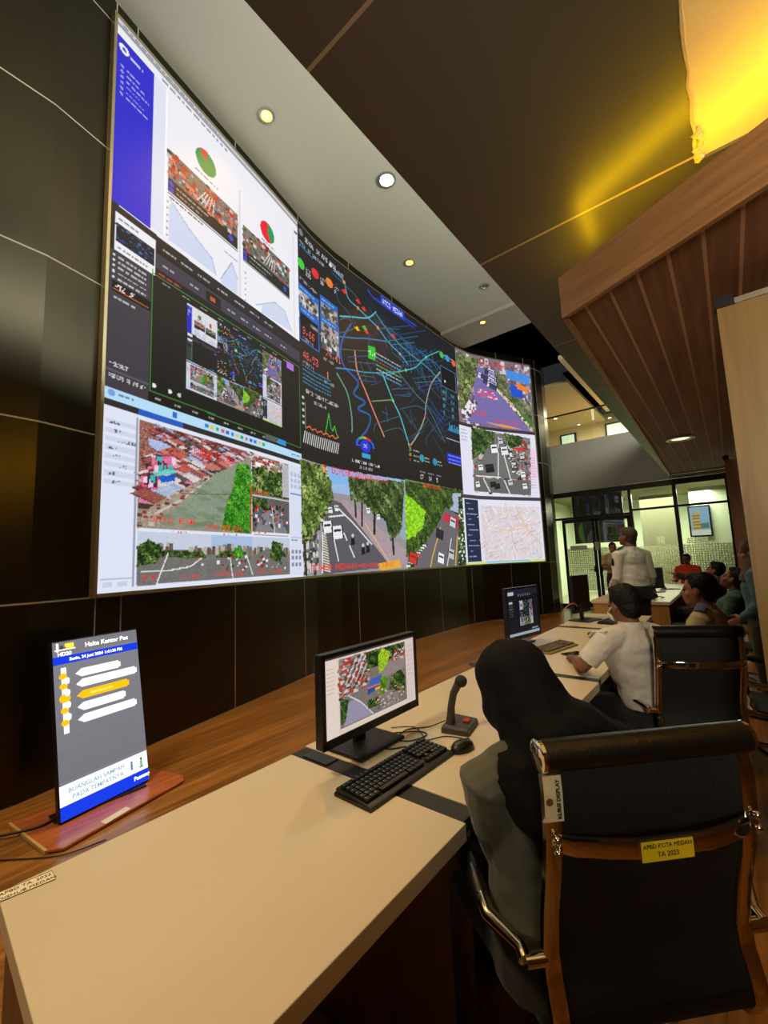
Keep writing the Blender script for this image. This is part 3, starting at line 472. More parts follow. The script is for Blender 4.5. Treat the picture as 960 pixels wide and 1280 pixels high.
for a, b, z0, z1 in ((-3.8, -3.6, 0.1, 2.37), (-3.8, -1.92, 2.44, 2.99), (-1.84, -0.97, 2.51, 2.99), (-0.89, 0.03, 2.51, 2.99), (-1.84, -0.97, 0.1, 2.45), (-0.89, 0.03, 0.1, 2.45)):
    gp.box(((a+b)/2, YP, (z0+z1)/2), (b-a, 0.012, z1-z0))
structure('window_1_glass', gp, GLASS)
structure('window_1_film', MB().box((-1.40, YP-0.01, 0.85), (0.87, 0.004, 1.42)).box((-0.43, YP-0.01, 0.85), (0.92, 0.004, 1.42)).box((-1.32, YP-0.01, 1.68), (0.16, 0.004, 0.2)).box((-0.60, YP-0.01, 1.64), (0.4, 0.004, 0.14)), FILM)
def door(n, x0, x1, hx):
    d = MB()
    d.box((x0+0.035, YP, 1.18), (0.07, 0.06, 2.32)).box((x1-0.035, YP, 1.18), (0.07, 0.06, 2.32)).box(((x0+x1)/2, YP, 2.32), (x1-x0, 0.06, 0.09)).box(((x0+x1)/2, YP, 0.09), (x1-x0, 0.06, 0.16))
    o = structure('door_%d' % n, d, DAL)
    MB().box(((x0+x1)/2, YP, 1.2), (x1-x0-0.12, 0.012, 2.2)).build('glass', GLASS, o)
    MB().box(((x0+x1)/2, YP-0.01, 1.02), (x1-x0-0.14, 0.004, 1.12)).build('frosted_film', FILM, o)
    h = MB().box((hx, YP-0.06, 1.02), (0.05, 0.05, 0.16), bev=0.01); h.tube([(hx, YP-0.08, 1.0), (hx+(0.13 if hx < (x0+x1)/2 else -0.13), YP-0.09, 1.0)], 0.011, 8); h.build('door_handle', DAL, o, smooth=50)
    return o
door(1, -3.58, -2.76, -2.83); door(2, -2.74, -1.92, -2.67)
PAPER = mat('white paper', (215, 215, 200), 0.7)
tag(MB().box((-2.74, YP-0.04, 1.62), (0.10, 0.004, 0.22)).build('paper_notice', PAPER), 'small white paper notice taped upright on the glass door frame', 'notice')
tag(MB().box((-3.2, YP-0.04, 1.60), (0.42, 0.004, 0.10)).build('paper_strip', PAPER), 'wide white paper strip taped across the left glass door above the dotted film', 'notice')
# room beyond the glass
GR = mat('pale green white wall paint', (205, 214, 190), 0.7)
structure('wall_glass_room', MB().box((-1.9, 17.3, 1.7), (5.6, 0.1, 3.4)), GR)
structure('wall_glass_room_left', MB().box((-4.75, 14.9, 1.7), (0.1, 4.9, 3.4)), GR)
structure('wall_glass_room_right', MB().box((0.95, 14.9, 1.7), (0.1, 4.9, 3.4)), GR)
structure('wall_glass_room_inner', MB().box((-1.62, 15.2, 1.55), (0.9, 0.2, 3.1)), mat('grey green column', (98, 96, 74), 0.7))
structure('wall_glass_room_corner', MB().box((0.35, 14.4, 1.55), (0.62, 0.3, 3.1)), MATS['grey green column'])
structure('ceiling_glass_room', MB().box((-1.9, 14.9, 3.3), (5.6, 4.9, 0.1)), mat('olive glass room ceiling', (120, 112, 82), 0.7))
structure('reflection_backing', MB().box((-2.9, 13.4, 2.5), (1.32, 0.1, 1.55)), mat('dark reflection backing', (34, 30, 26), 0.6))  # added dark backing so the video wall's reflection shows in the glass doors
pw = thing('wall_poster', 'bright framed poster of a yellow building seen through the glass partition', 'poster', (-0.42, 14.2, 1.7))
MB().box((-0.59, 14.3, 2.18), (0.50, 0.03, 0.84)).build('frame', DAL, pw, True)
structure('wall_glass_room_mid', MB().box((-0.35, 14.4, 1.55), (0.85, 0.1, 3.1)), GR)
pr = Ras(0.56, 0.82, 0.02, (150, 195, 225), 3); pr.poly([(0.05, 0.1), (0.3, 0.12), (0.3, 0.75), (0.06, 0.6)], (214, 190, 110), 8); pr.rect(0, 0, 0.56, 0.14, (230, 235, 225)); pr.rect(0.3, 0.2, 0.52, 0.35, (110, 130, 120), 10)
for q in range(5): pr.rect(0.08, 0.2+q*0.09, 0.28, 0.23+q*0.09, (150, 120, 70))
picture('print', pr, flatgrid((-0.80+0.42, 14.28-14.2, 1.80-1.7), (0.75, 0, 0), (0, 0, 0.93)), scr_mat('emissive poster', 0.7), pw)  # print emits its own colours
# pale oak door panels at the right
LOAK = wood('pale oak door', (122, 94, 44), (146, 116, 58), rough=0.45, axis=2, gscale=0.7)
ALU = mat('brushed aluminium', (170, 165, 150), 0.35, metal=0.9)
TAN = wood('tan oak panel', (140, 98, 64), (168, 124, 84), rough=0.45, axis=2, gscale=0.7)
structure('door_3', MB().box((0.562, 2.585, 1.3), (1.0, 0.05, 2.6)), LOAK); structure('trim_4', MB().box((0.60, 2.585, 2.615), (0.94, 0.06, 0.028)), ALU); structure('trim_5', MB().box((0.09, 2.585, 2.63), (0.075, 0.05, 0.055)), mat('black hinge', (12, 12, 12), 0.4))
structure('door_4', MB().box((0.54, 7.2, 1.3), (1.0, 0.05, 2.6)), TAN); structure('trim_6', MB().box((0.57, 7.2, 2.615), (0.94, 0.06, 0.03)), ALU); structure('trim_7', MB().box((0.06, 7.2, 2.63), (0.06, 0.05, 0.06)), MATS['black hinge'])
# ---------------------------------------------------------------- the video wall
R = Ras(9.875, 5.06, 0.0095, (28, 26, 22), 7); W_ = (236, 236, 242)
G1 = ((20, 38, 16), (34, 60, 24), (58, 90, 34), (100, 126, 58), (160, 170, 110)); G2 = ((30, 90, 24), (50, 130, 30), (80, 165, 40), (130, 200, 60)); RED = (235, 40, 35)
# browser window, left top
R.rect(0, 3.22, 2.62, 5.06, W_); R.rect(0, 4.97, 2.62, 5.06, (200, 200, 205)); R.rect(0, 4.99, 2.62, 5.01, (120, 120, 128)); R.scribble(0.05, 5.03, 1.2, 0.03, (110, 110, 120)); R.scribble(0.45, 4.94, 1.3, 0.04, (130, 130, 140))
R.rect(0, 3.27, 0.37, 4.9, (43, 38, 200)); R.disc(0.07, 4.80, 0.045, (240, 240, 250)); R.disc(0.07, 4.80, 0.02, (90, 90, 210)); R.scribble(0.13, 4.79, 0.25, 0.045, (230, 230, 250))
for k in range(6): R.scribble(0.1, 4.62-k*0.055, 0.22+0.05*(k % 3), 0.022, (190, 190, 240)); R.disc(0.06, 4.62-k*0.055, 0.015, (150, 150, 235))
R.rect(0.37, 3.3, 0.5, 4.9, (222, 226, 240)); R.rect(0.5, 3.3, 0.515, 4.9, (250, 250, 255)); R.rect(1.47, 3.2, 1.5, 4.6, (215, 216, 228)); R.rect(2.5, 3.2, 2.52, 4.9, (214, 216, 226)); R.rect(2.54, 4.84, 2.61, 4.88, (90, 90, 95))
def pie(x, y, r, base, wedge, a0, a1): R.disc(x, y, r, base); R.disc(x, y, r, wedge, a0=a0, a1=a1)
pie(0.99, 4.52, 0.137, (18, 150, 80), (225, 60, 50), 85, 130); pie(1.965, 4.415, 0.133, (230, 10, 45), (20, 150, 85), 0, 85); R.disc(1.965, 4.415, 0.133, (20, 150, 85), a0=300, a1=360)
R.scribble(0.85, 4.34, 1.15, 0.03, (120, 120, 125)); R.scribble(1.85, 4.25, 2.1, 0.03, (120, 120, 125))
for x0, x1, z0, zt, sd in ((0.535, 1.445, 3.79, 4.26, 1), (1.535, 2.41, 3.74, 4.2, 2)):
    R.rect(x0, z0, x1, zt, (32, 32, 30)); zi = z0+0.17; R.rect(x0, zi, x1, zt, (118, 112, 106), 12)
    P = [(x0, zi), (x1, zi), (x1, zt), (x0, zt)]; R.speck(P, ((200, 40, 30), (215, 120, 90), (60, 55, 50), (190, 190, 190), (160, 60, 50)) if sd == 1 else ((60, 90, 55), (40, 50, 40), (200, 205, 200), (200, 60, 50), (90, 95, 90)), 130, 0.026, 0.8)
    for k in range(5): R.line([(x0+0.35+k*0.05, zi+0.03), (x0+0.45+k*0.03, zi+0.2)], 0.01, (220, 220, 215))
    R.rect(x0, z0+0.005, x1, z0+0.02, (200, 200, 205)); R.disc(x0+0.04, z0+0.12, 0.03, (60, 70, 190)); R.disc(x0+0.04, z0+0.05, 0.03, (60, 70, 190)); R.scribble(x0+0.1, z0+0.12, x0+0.5, 0.025, (190, 190, 190)); R.scribble(x0+0.1, z0+0.06, x0+0.4, 0.025, (170, 170, 170)); R.disc(x1-0.1, z0+0.1, 0.035, (60, 70, 190))
CH = (205, 214, 238)
R.poly([(0.56, 3.68), (0.6, 3.72), (0.8, 3.58), (1.08, 3.46), (1.12, 3.3), (0.56, 3.3)], CH); R.line([(0.57, 3.73), (0.8, 3.58), (1.08, 3.46), (1.13, 3.3)], 0.008, (150, 165, 205))
R.poly([(1.2, 3.3), (1.36, 3.6), (1.45, 3.45), (1.45, 3.25), (1.2, 3.25)], CH); R.line([(1.2, 3.3), (1.36, 3.6), (1.45, 3.45)], 0.008, (150, 165, 205))
R.poly([(1.85, 3.35), (2.1, 3.52), (2.3, 3.52), (2.45, 3.3), (1.85, 3.25)], CH); R.line([(1.75, 3.3), (2.1, 3.53), (2.3, 3.52), (2.45, 3.3)], 0.008, (150, 165, 205))
for k in range(6): R.rect(0.53, 3.68-k*0.07, 0.55, 3.7-k*0.07, (150, 150, 160)); R.rect(1.56, 3.6-k*0.07, 1.58, 3.62-k*0.07, (150, 150, 160))
R.scribble(0.56, 3.76, 0.95, 0.025, (60, 60, 65)); R.scribble(1.25, 3.66, 1.45, 0.03, (160, 160, 170))
# recording studio window, left middle
R.rect(0, 1.62, 2.62, 3.24, (26, 25, 21)); R.poly([(0, 3.14), (2.62, 3.08), (2.62, 3.2), (0, 3.27)], (36, 33, 36))
R.rect(0.38, 2.93, 2.62, 3.08, (62, 58, 72)); R.rect(0.0, 1.62, 0.385, 2.84, (62, 58, 66)); R.rect(0.0, 1.78, 0.385, 1.80, (90, 86, 96))
for x in (0.12, 0.5, 0.7, 0.9, 1.15, 1.4, 1.65, 1.9): R.scribble(x, 3.16, x+0.15, 0.022, (200, 200, 200))
for x in (0.5, 0.8, 1.05, 1.3, 1.5, 1.7, 1.9, 2.2): R.scribble(x, 3.0, x+0.12, 0.03, (190, 188, 200))
R.rect(1.0, 2.94, 1.2, 3.05, (28, 22, 18)); R.rect(1.06, 2.97, 1.13, 3.02, (200, 90, 40)); R.rect(0.43, 2.85, 0.72, 2.93, (40, 22, 18)); R.scribble(0.46, 2.89, 0.7, 0.03, (200, 80, 50))
R.rect(0.045, 2.85, 0.42, 3.2, (236, 236, 240)); R.rect(0.05, 2.93, 0.41, 3.1, (14, 22, 34)); R.speck([(0.05, 2.93), (0.41, 2.93), (0.41, 3.1), (0.05, 3.1)], ((30, 60, 120), (60, 110, 160), (30, 40, 60)), 90, 0.012); R.scribble(0.07, 3.15, 0.25, 0.02, (120, 120, 130)); R.scribble(0.07, 2.885, 0.35, 0.02, (120, 120, 130))
for k in range(5): R.scribble(0.08, 2.80-k*0.05, 0.34, 0.025, (215, 212, 220)); R.rect(0.03, 2.79-k*0.05, 0.05, 2.81-k*0.05, (220, 220, 220))
R.rect(0.03, 2.47, 0.38, 2.57, (20, 14, 10)); R.rect(0.045, 2.49, 0.37, 2.5, (190, 90, 30)); R.text(0.06, 2.53, 0.045, 'PTZ 04', (230, 230, 230)); R.scribble(0.05, 2.43, 0.25, 0.025, (210, 210, 210))
R.text(0.03, 1.85, 0.04, 'PRESET', (200, 200, 205)); R.text(0.03, 1.74, 0.04, 'PRESET PLAYBACK', (200, 200, 205), 0.65)
for P in ([(0.4, 2.9), (0.4, 1.74)], [(0.4, 2.86), (2.6, 2.86)], [(0.4, 1.74), (2.6, 1.72)], [(2.6, 2.86), (2.6, 1.72)]): R.line(P, 0.008, (60, 130, 60))
for k in range(9): R.scribble(0.5+k*0.22, 2.82, 0.58+k*0.22, 0.022, (190, 190, 190)); R.scribble(0.45+k*0.2, 1.69, 0.52+k*0.2, 0.025, (180, 180, 180))
R.rect(1.9, 1.67, 2.1, 1.72, (90, 90, 96)); R.rect(2.12, 1.67, 2.28, 1.73, (50, 140, 215)); R.rect(2.32, 2.74, 2.47, 2.84, (170, 110, 220))
R.disc(0.44, 1.8, 0.02, (230, 230, 230)); R.disc(0.6, 1.8, 0.02, (230, 230, 230)); R.disc(0.7, 1.8, 0.02, (200, 200, 200))
# camera viewer window, left bottom
R.rect(0, 0, 2.62, 1.6, (222, 228, 244)); R.rect(0, 1.54, 2.62, 1.64, (180, 220, 245)); R.rect(0, 1.49, 2.62, 1.54, (46, 44, 42)); R.rect(0.3, 1.49, 0.75, 1.54, (40, 90, 190))
for k in range(13): R.rect(1.0+k*0.07, 1.57, 1.045+k*0.07, 1.61, [(40, 130, 220), (240, 190, 60), (60, 170, 90), (220, 90, 70), (90, 90, 200)][k % 5])
R.disc(0.06, 1.6, 0.03, (120, 160, 220)); R.rect(0.63, 1.56, 0.68, 1.62, (40, 110, 200)); R.scribble(0.12, 1.6, 0.25, 0.025, (80, 110, 160)); R.scribble(2.4, 1.59, 2.58, 0.03, (80, 110, 150))
for k, t in enumerate(('CAMERA', 'GRUP', 'SPEAKER ALL', 'SALIN', 'KIRI', 'PUTAR', 'LALU', 'KUNCI')): R.rect(0.02, 1.34-k*0.07, 0.28, 1.38-k*0.07, (206, 212, 230)); R.text(0.05+0.04*(k % 3), 1.36-k*0.07, 0.028, t, (90, 95, 115), 0.6)
R.rect(0.285, 0.03, 0.296, 1.46, (150, 156, 176)); R.rect(0.02, 0.1, 0.28, 0.105, (170, 175, 190)); R.rect(0.04, 0.04, 0.12, 0.08, (200, 206, 224)); R.rect(0.16, 0.04, 0.24, 0.08, (200, 206, 224))
R.rect(0.307, 0.52, 1.66, 1.45, (150, 140, 128), 10); R.rect(0.307, 1.38, 1.66, 1.45, (190, 180, 176), 12)
R.poly(D['houses'], (150, 96, 86), 22)
RC = ((176, 62, 52), (150, 80, 70), (120, 60, 56), (196, 120, 104), (150, 170, 205), (170, 185, 210), (110, 50, 48), (205, 160, 170), (90, 80, 84), (190, 90, 80), (214, 204, 200))
for i, (x, y) in enumerate(sorted([p for p in R.inside(D['houses'], 170) if p[0] > 0.42], key=lambda p: -p[1])):
    sz = 0.026+0.085*max(0.05, (1.47-y)/0.75); c = RC[int(R.rg.integers(len(RC)))]; a = sz*1.7
    R.poly([(x-a, y+sz*0.2), (x-a*0.3, y+sz*0.75), (x+a, y+sz*0.1), (x+a*0.4, y-sz*0.5)], c, 10); R.line([(x-a, y+sz*0.2), (x+a*0.4, y-sz*0.5)], 0.008, tuple(v*0.55 for v in c))
    R.rect(x-a*0.6, y-sz*1.0, x+a*0.2, y-sz*0.5, (70, 50, 50) if i % 3 else (226, 120, 170), 10)
R.poly(D['blueroof'], (170, 186, 222), 10); R.poly(D['pinkh'], (214, 110, 150), 14); R.poly(D['pinkh2'], (226, 90, 140), 16); R.poly(D['tealroof'], (110, 200, 196), 12); R.poly(D['tarp'], (24, 90, 200), 8)
for p in ('pinkh', 'pinkh2'): R.speck(D[p], ((60, 180, 180), (60, 40, 60), (240, 200, 220)), 12, 0.02, 1.4)
R.poly(D['bank'], (160, 146, 130), 14); R.line(D['bankline'], 0.02, (200, 190, 176)); R.speck(D['bank'], ((90, 70, 60), (190, 180, 165), (150, 60, 50)), 40, 0.02)
R.poly(D['river'], (136, 150, 126), 7)
for k in range(60):
    (x, y), = R.inside(D['river'], 1); R.disc(x, y, 0.08, (128, 142, 136) if k % 2 else (98, 116, 84), 0.02, al=0.35)
R.line([(0.75, 0.86), (1.4, 0.93)], 0.006, (90, 100, 90)); R.foliage(D['greenA'], G2, r=0.022)
R.text(0.85, 1.30, 0.06, 'JEMBATAN SEI DELI', RED, 0.62); R.text(0.44, 0.60, 0.055, 'DISHUB MEDAN', RED); R.text(1.02, 0.565, 0.05, '24-06-2024 13:41', RED, 0.75)
R.rect(1.635, 0.55, 1.66, 1.1, (200, 50, 45)); R.rect(1.665, 0.96, 2.33, 1.44, (140, 130, 120), 14); R.foliage([(1.67, 0.98), (2.33, 0.98), (2.3, 1.3), (1.67, 1.33)], G1+((90, 150, 40),), r=0.03)
R.speck([(1.67, 1.3), (2.3, 1.3), (2.3, 1.43), (1.67, 1.43)], ((190, 60, 50), (220, 200, 190), (120, 60, 50), (240, 240, 240)), 60, 0.03); R.rect(2.2, 1.0, 2.33, 1.42, (180, 180, 184), 10); R.text(1.8, 1.4, 0.04, 'SP. POLONIA', RED, 0.7)
R.text(1.7, 1.0, 0.04, '24-06-2024', RED, 0.7); R.rect(1.665, 0.52, 2.33, 0.95, (96, 94, 92), 8); R.poly(D['roadC'], (130, 128, 130), 6); R.foliage([(1.67, 0.8), (1.95, 0.8), (1.9, 0.94), (1.67, 0.94)], r=0.025)
R.speck([(1.67, 0.62), (2.3, 0.6), (2.3, 0.92), (1.67, 0.85)], ((40, 40, 42), (190, 50, 40), (220, 220, 225), (90, 80, 76), (60, 90, 130)), 70, 0.022, 1.0); R.line([(2.0, 0.85), (2.05, 0.53)], 0.01, (220, 220, 220)); R.rect(1.67, 0.52, 2.33, 0.55, (225, 228, 240)); R.text(1.7, 0.535, 0.025, 'SIMPANG SEKIP', RED, 0.7)
for x0, x1, rd, sky in ((0.317, 1.1, 'roadD', (196, 204, 222)), (1.1, 1.67, 'roadE', (168, 190, 222)), (1.67, 2.33, 'roadF', (190, 200, 218))):
    R.rect(x0, 0.04, x1, 0.49, (118, 116, 112), 8); R.rect(x0, 0.34, x1, 0.49, sky, 3)
    for k in range(26):
        x = R.rg.uniform(x0, x1-0.05); h = R.rg.uniform(0.02, 0.085); R.rect(x, 0.29, x+R.rg.uniform(0.02, 0.06), 0.33+h*(1-abs(2*(x-x0)/(x1-x0)-1)*0.5), ((120, 112, 108), (150, 140, 130), (90, 88, 90), (180, 170, 160), (110, 60, 50))[k % 5], 8)
    R.foliage([(x0+0.05, 0.26), (x1-0.05, 0.26), (x1-0.12, 0.32), (x0+0.12, 0.33)], r=0.02); R.poly(D[rd], (112, 110, 108), 5)
    R.speck([(x0+0.1, 0.12), (x1-0.1, 0.12), (x1-0.05, 0.27), (x0+0.05, 0.27)], ((60, 60, 62), (225, 225, 228), (150, 40, 34)), 22 if rd != 'roadD' else 5, 0.018, 0.8)
    R.text(x0+0.06, 0.1, 0.035, 'DISHUB', RED); R.text(x1-0.34, 0.09, 0.035, '24-06-2024', RED, 0.65)
R.foliage([(0.32, 0.2), (0.5, 0.22), (0.56, 0.36), (0.42, 0.42), (0.32, 0.36)], r=0.022); R.foliage([(1.95, 0.24), (2.15, 0.2), (2.2, 0.42), (2.0, 0.45)], r=0.02); R.foliage([(1.4, 0.25), (1.52, 0.25), (1.5, 0.37), (1.4, 0.37)], G2, r=0.02)
for q in ('lineD', 'lineD2', 'lineE', 'lineE2'): R.line(D[q], 0.012, (225, 225, 222))
R.text(0.62, 0.5, 0.022, 'SIMPANG RAYA', RED, 0.8); R.text(1.2, 0.5, 0.022, 'SIMPANG BALAI KOTA', RED, 0.7)
R.rect(2.35, 0.02, 2.6, 1.44, (214, 220, 238))
for j in range(3):
    for i in range(3): R.rect(2.37+i*0.075, 1.3-j*0.08, 2.42+i*0.075, 1.35-j*0.08, (180, 188, 210)); R.rect(2.37+i*0.075, 0.3-j*0.08, 2.42+i*0.075, 0.35-j*0.08, (130, 136, 156))
R.rect(2.36, 1.06, 2.6, 1.08, (70, 140, 215)); R.rect(2.36, 0.5, 2.6, 0.51, (160, 170, 190)); R.scribble(2.37, 0.47, 2.5, 0.025, (110, 116, 136))
# traffic map, centre
R.rect(2.62, 1.6, 7.48, 5.06, (34, 31, 27)); R.poly([(4.0, 5.06), (7.48, 5.06), (7.48, 2.5), (5.0, 3.4)], (29, 31, 36))
def smooth(l):
    P = [V2 for V2 in l]; q = []
    if len(P) < 3: return P
    for i in range(len(P)-1):
        p0, p1, p2, p3 = P[max(i-1, 0)], P[i], P[i+1], P[min(i+2, len(P)-1)]
        for k in range(6):
            t = k/6; q.append(tuple(0.5*((2*b)+(-a_+c)*t+(2*a_-5*b+4*c-d_)*t*t+(-a_+3*b-3*c+d_)*t**3) for a_, b, c, d_ in zip(p0, p1, p2, p3)))
    return q+[P[-1]]
for k in range(95):      # short side streets
    x = R.rg.uniform(4.4, 7.3); y = R.rg.uniform(2.5, 4.6) if x > 5.2 else R.rg.uniform(3.2, 4.6)
    a = R.rg.choice([-0.75, 0.55])+R.rg.normal(0, 0.08); l = R.rg.uniform(0.1, 0.35); R.line([(x-l*math.cos(a), y-l*math.sin(a)), (x+l*math.cos(a), y+l*math.sin(a))], 0.01, ((32, 60, 104), (38, 78, 112), (30, 50, 86))[k % 3])
for i, l in enumerate(D['small']): R.line(smooth(l), 0.014, ((40, 78, 130), (34, 66, 118), (48, 100, 140), (60, 120, 150))[i % 4])
rc = {0: ((70, 190, 200), .05), 1: ((214, 132, 110), .05), 2: ((150, 160, 150), .05), 3: ((100, 150, 130), .045), 4: ((40, 88, 160), .06), 5: ((60, 160, 190), .04), 6: ((70, 180, 200), .04), 8: ((70, 170, 150), .04), 9: ((50, 140, 180), .035), 10: ((120, 150, 100), .03), 11: ((80, 150, 150), .035), 12: ((50, 110, 160), .04), 14: ((80, 130, 120), .03), 19: ((46, 70, 190), .05), 20: ((36, 54, 150), .05)}
for i, l in enumerate(D['roads']):
    c, wd = rc.get(i, (((46, 92, 120), (54, 96, 90), (40, 76, 140))[i % 3], 0.026)); R.line(smooth(l), wd*0.62, c)
for i in (0, 5, 8, 2):
    for (x, y) in D['roads'][i][1::2]: R.disc(x, y, 0.032, ((90, 210, 150), (210, 150, 60), (200, 40, 50), (60, 150, 220))[i % 4])
for x, y, c in ((3.42, 4.6, RED), (3.75, 4.62, RED), (4.1, 4.62, RED), (4.25, 4.55, RED), (4.3, 4.15, RED), (5.1, 4.4, RED), (4.05, 4.1, (230, 180, 40)), (4.25, 4.2, (60, 190, 60))): R.disc(x, y, 0.038, c); R.rect(x-0.07, y-0.015, x+0.07, y, c)
(x0, z0), (x1, z1) = D['gp'][0], D['gp'][2]; R.poly(D['gp'], (40, 190, 50)); R.text((x0+x1)/2, (z0+z1)/2, 0.08, '-1.4', (230, 250, 230), cx=True)
gx, gz = D['gt'][0]
for k in range(6): R.scribble(gx, gz-0.02-k*0.075, gx+0.75, 0.04, ((190, 200, 200), (80, 180, 220), (200, 70, 60), (90, 200, 110))[k % 4])
bx, bz = D['blueban'][0]; R.rect(4.75, bz-0.12, 5.5, bz+0.1, (40, 60, 190)); R.text(4.8, bz-0.02, 0.1, 'ATCS MEDAN', (220, 225, 250), 0.75)
R.disc(2.70, 4.96, 0.05, (120, 120, 130)); R.text(2.80, 4.93, 0.075, 'SENIN, 24 JUNI 2024', (210, 210, 215), 0.62); R.disc(3.42, 4.9, 0.035, (220, 220, 220)); R.text(3.5, 4.88, 0.06, '13:41:36', (210, 210, 215), 0.6)
R.text(2.66, 4.79, 0.06, 'TOTAL PELANGGARAN', (170, 172, 180), 0.7); R.rect(2.66, 4.735, 3.0, 4.75, (40, 120, 190))
for n_, c, t in (('dot_g', (70, 200, 60), '215'), ('dot_r', (225, 45, 50), '38'), ('dot_o', (235, 130, 40), '9')):
    x, y = D[n_][0]; R.disc(x, y, 0.085, c, 0.075); R.text(x+0.12, y+0.0, 0.05, 'AKTIF', (170, 170, 170), 0.6); R.text(x+0.12, y-0.07, 0.06, t, (220, 220, 220))
R.text(2.66, D['bx1'][0][1]+0.09, 0.05, 'KAMERA POPULER', (170, 172, 180), 0.7)
for n_ in ('bx1', 'bx2', 'bx3', 'bx4'):
    (xa, ya), (xb, yb) = D[n_]; top = ya+0.0; bot = top-0.52
    R.rect(xa, bot, xb, top, (40, 100, 190)); R.rect(xa+0.02, bot+0.02, xb-0.02, top-0.1, (150, 148, 146) if n_ != 'bx3' else (14, 12, 10), 10)
    R.scribble(xa+0.04, top-0.05, xb-0.1, 0.04, (120, 190, 240))
    if n_ != 'bx3': R.speck([(xa+.03, bot+.03), (xb-.03, bot+.03), (xb-.03, top-.12), (xa+.03, top-.12)], ((90, 80, 76), (215, 215, 215), (60, 60, 66), (180, 160, 150), (50, 70, 60)), 70, 0.035, 1.0)
x0 = 2.7
for k, (t, u) in enumerate((('9,66', '74,41'), ('48,53', '1'))):
    z = 3.46-k*0.36; R.text(x0, z, 0.11, t, (225, 90, 95)); R.text(x0-0.02, z-0.12, 0.05, 'KECEPATAN', (160, 160, 165), 0.7); R.text(x0+0.55, z-0.1, 0.11, u, (235, 120, 100)); R.text(x0+0.5, z-0.22, 0.045, 'RATA-RATA', (160, 160, 165), 0.7)
R.text(2.9, 3.62, 0.05, 'STATUS LALU LINTAS', (180, 180, 185), 0.7)
for k in range(5): R.scribble(2.68, 2.93-k*0.06, 3.35, 0.03, (50, 150, 200))
R.text(2.75, 2.58, 0.055, 'GRAFIK TINGKAT PELANGGARAN', (200, 200, 200), 0.65); R.text(2.95, 2.47, 0.045, 'KENDARAAN', (180, 180, 180), 0.8)
for k in range(5): R.rect(2.66, 2.08+k*0.09, 2.7, 2.11+k*0.09, (200, 200, 200))
gg = [(2.74+i*0.045, 2.04+(0.36*math.exp(-((i-12)/1.0)**2)+0.2*math.exp(-((i-15)/0.9)**2)+0.02*(i % 3))) for i in range(18)]
R.line([(x, y+0.0) for x, y in gg], 0.014, (60, 200, 70)); R.line([(x, 2.04+0.02*(i % 3)) for i, (x, y) in enumerate(gg)], 0.016, (230, 110, 50)); R.line([(2.73, 2.02), (2.73, 2.4)], 0.008, (150, 150, 150))
for k in range(18): R.line([(2.67+k*0.047, 1.82), (2.71+k*0.047, 1.98)], 0.018, (205, 205, 205))
x, z = D['gauge'][0]
for a0, c in ((0, (40, 90, 220)), (40, (220, 50, 50)), (80, (235, 160, 50)), (110, (60, 190, 80)), (150, (50, 90, 230))): R.disc(x, z, 0.24, c, 0.16, a0=a0, a1=a0+38)
R.disc(x, z, 0.19, (30, 27, 24), 0.12, a0=0, a1=180); R.disc(x, z, 0.13, (35, 50, 215), 0.11); R.text(x, z, 0.07, '96', (180, 200, 255), cx=True); R.rect(x-0.1, z-0.2, x+0.12, z-0.13, (50, 160, 210)); R.text(x, z-0.29, 0.05, 'JL PENGAWASAN KOTA MEDAN', (225, 225, 230), 0.7, cx=True); R.text(x, z-0.38, 0.04, '24 JUNI 2024', (190, 190, 195), 0.8, cx=True)
for n_, c in (('rg', (60, 190, 90)), ('rb', (60, 150, 210)), ('ro', (225, 100, 60)), ('c1', (50, 150, 170)), ('c2', (50, 140, 170))):
    x, z = D[n_][0]; R.disc(x, z, 0.085, c, 0.075); R.scribble(x+0.1, z+0.03, x+0.26, 0.04, (200, 200, 205)); R.scribble(x+0.1, z-0.04, x+0.28, 0.035, (120, 170, 190))
(xa, ya), (xb, yb) = D['bx5']; R.rect(6.78, yb, 7.42, ya, (70, 110, 140)); R.rect(6.8, yb+0.02, 7.4, ya-0.02, (22, 20, 18)); R.disc(6.95, yb+0.15, 0.03, (220, 220, 220))
for k in range(4):
    R.text(6.82, yb-0.12-k*0.16, 0.07, ('812', '64', '27', '5')[k], (90, 200, 190)); R.text(7.16, yb-0.12-k*0.16, 0.07, ('1,2', '8,1', '30', '16')[k], (90, 200, 190)); R.rect(6.82, yb-0.19-k*0.16, 7.4, yb-0.18-k*0.16, (60, 90, 110))
(xa, ya), (xb, yb) = D['chartr']
for k in range(12): h = 0.05+0.13*abs(math.sin(k*1.3)); R.rect(xb-0.52+k*0.042, yb, xb-0.49+k*0.042, yb+h, (50, 150, 190))
(xa, ya), (xb, yb) = D['hatchr']
for k in range(16): R.line([(xb-0.62+k*0.04, yb), (xb-0.59+k*0.04, ya-0.04)], 0.012, (180, 180, 185))
(xa, ya), (xb, yb) = D['bluebox']; R.rect(xb-0.66, yb, xb, ya-0.04, (30, 44, 190))
for k in range(3): R.scribble(xb-0.6, ya-0.1-k*0.08, xb-0.1, 0.04, (150, 170, 240))
x, z = D['legend'][0]
for k in range(3): R.text(x, z-k*0.1, 0.06, ('35', '21', '9')[k], ((90, 200, 150), (230, 190, 90), (230, 80, 70))[k]); R.scribble(x+0.14, z-k*0.1, x+0.34, 0.04, (180, 180, 180))
x, z = D['legend2'][0]
for k in range(3): R.text(x+k*0.3, z-0.05, 0.09, ('17', '14', '5')[k], (220, 220, 225)); R.scribble(x+k*0.3, z+0.05, x+k*0.3+0.2, 0.035, (150, 150, 160))
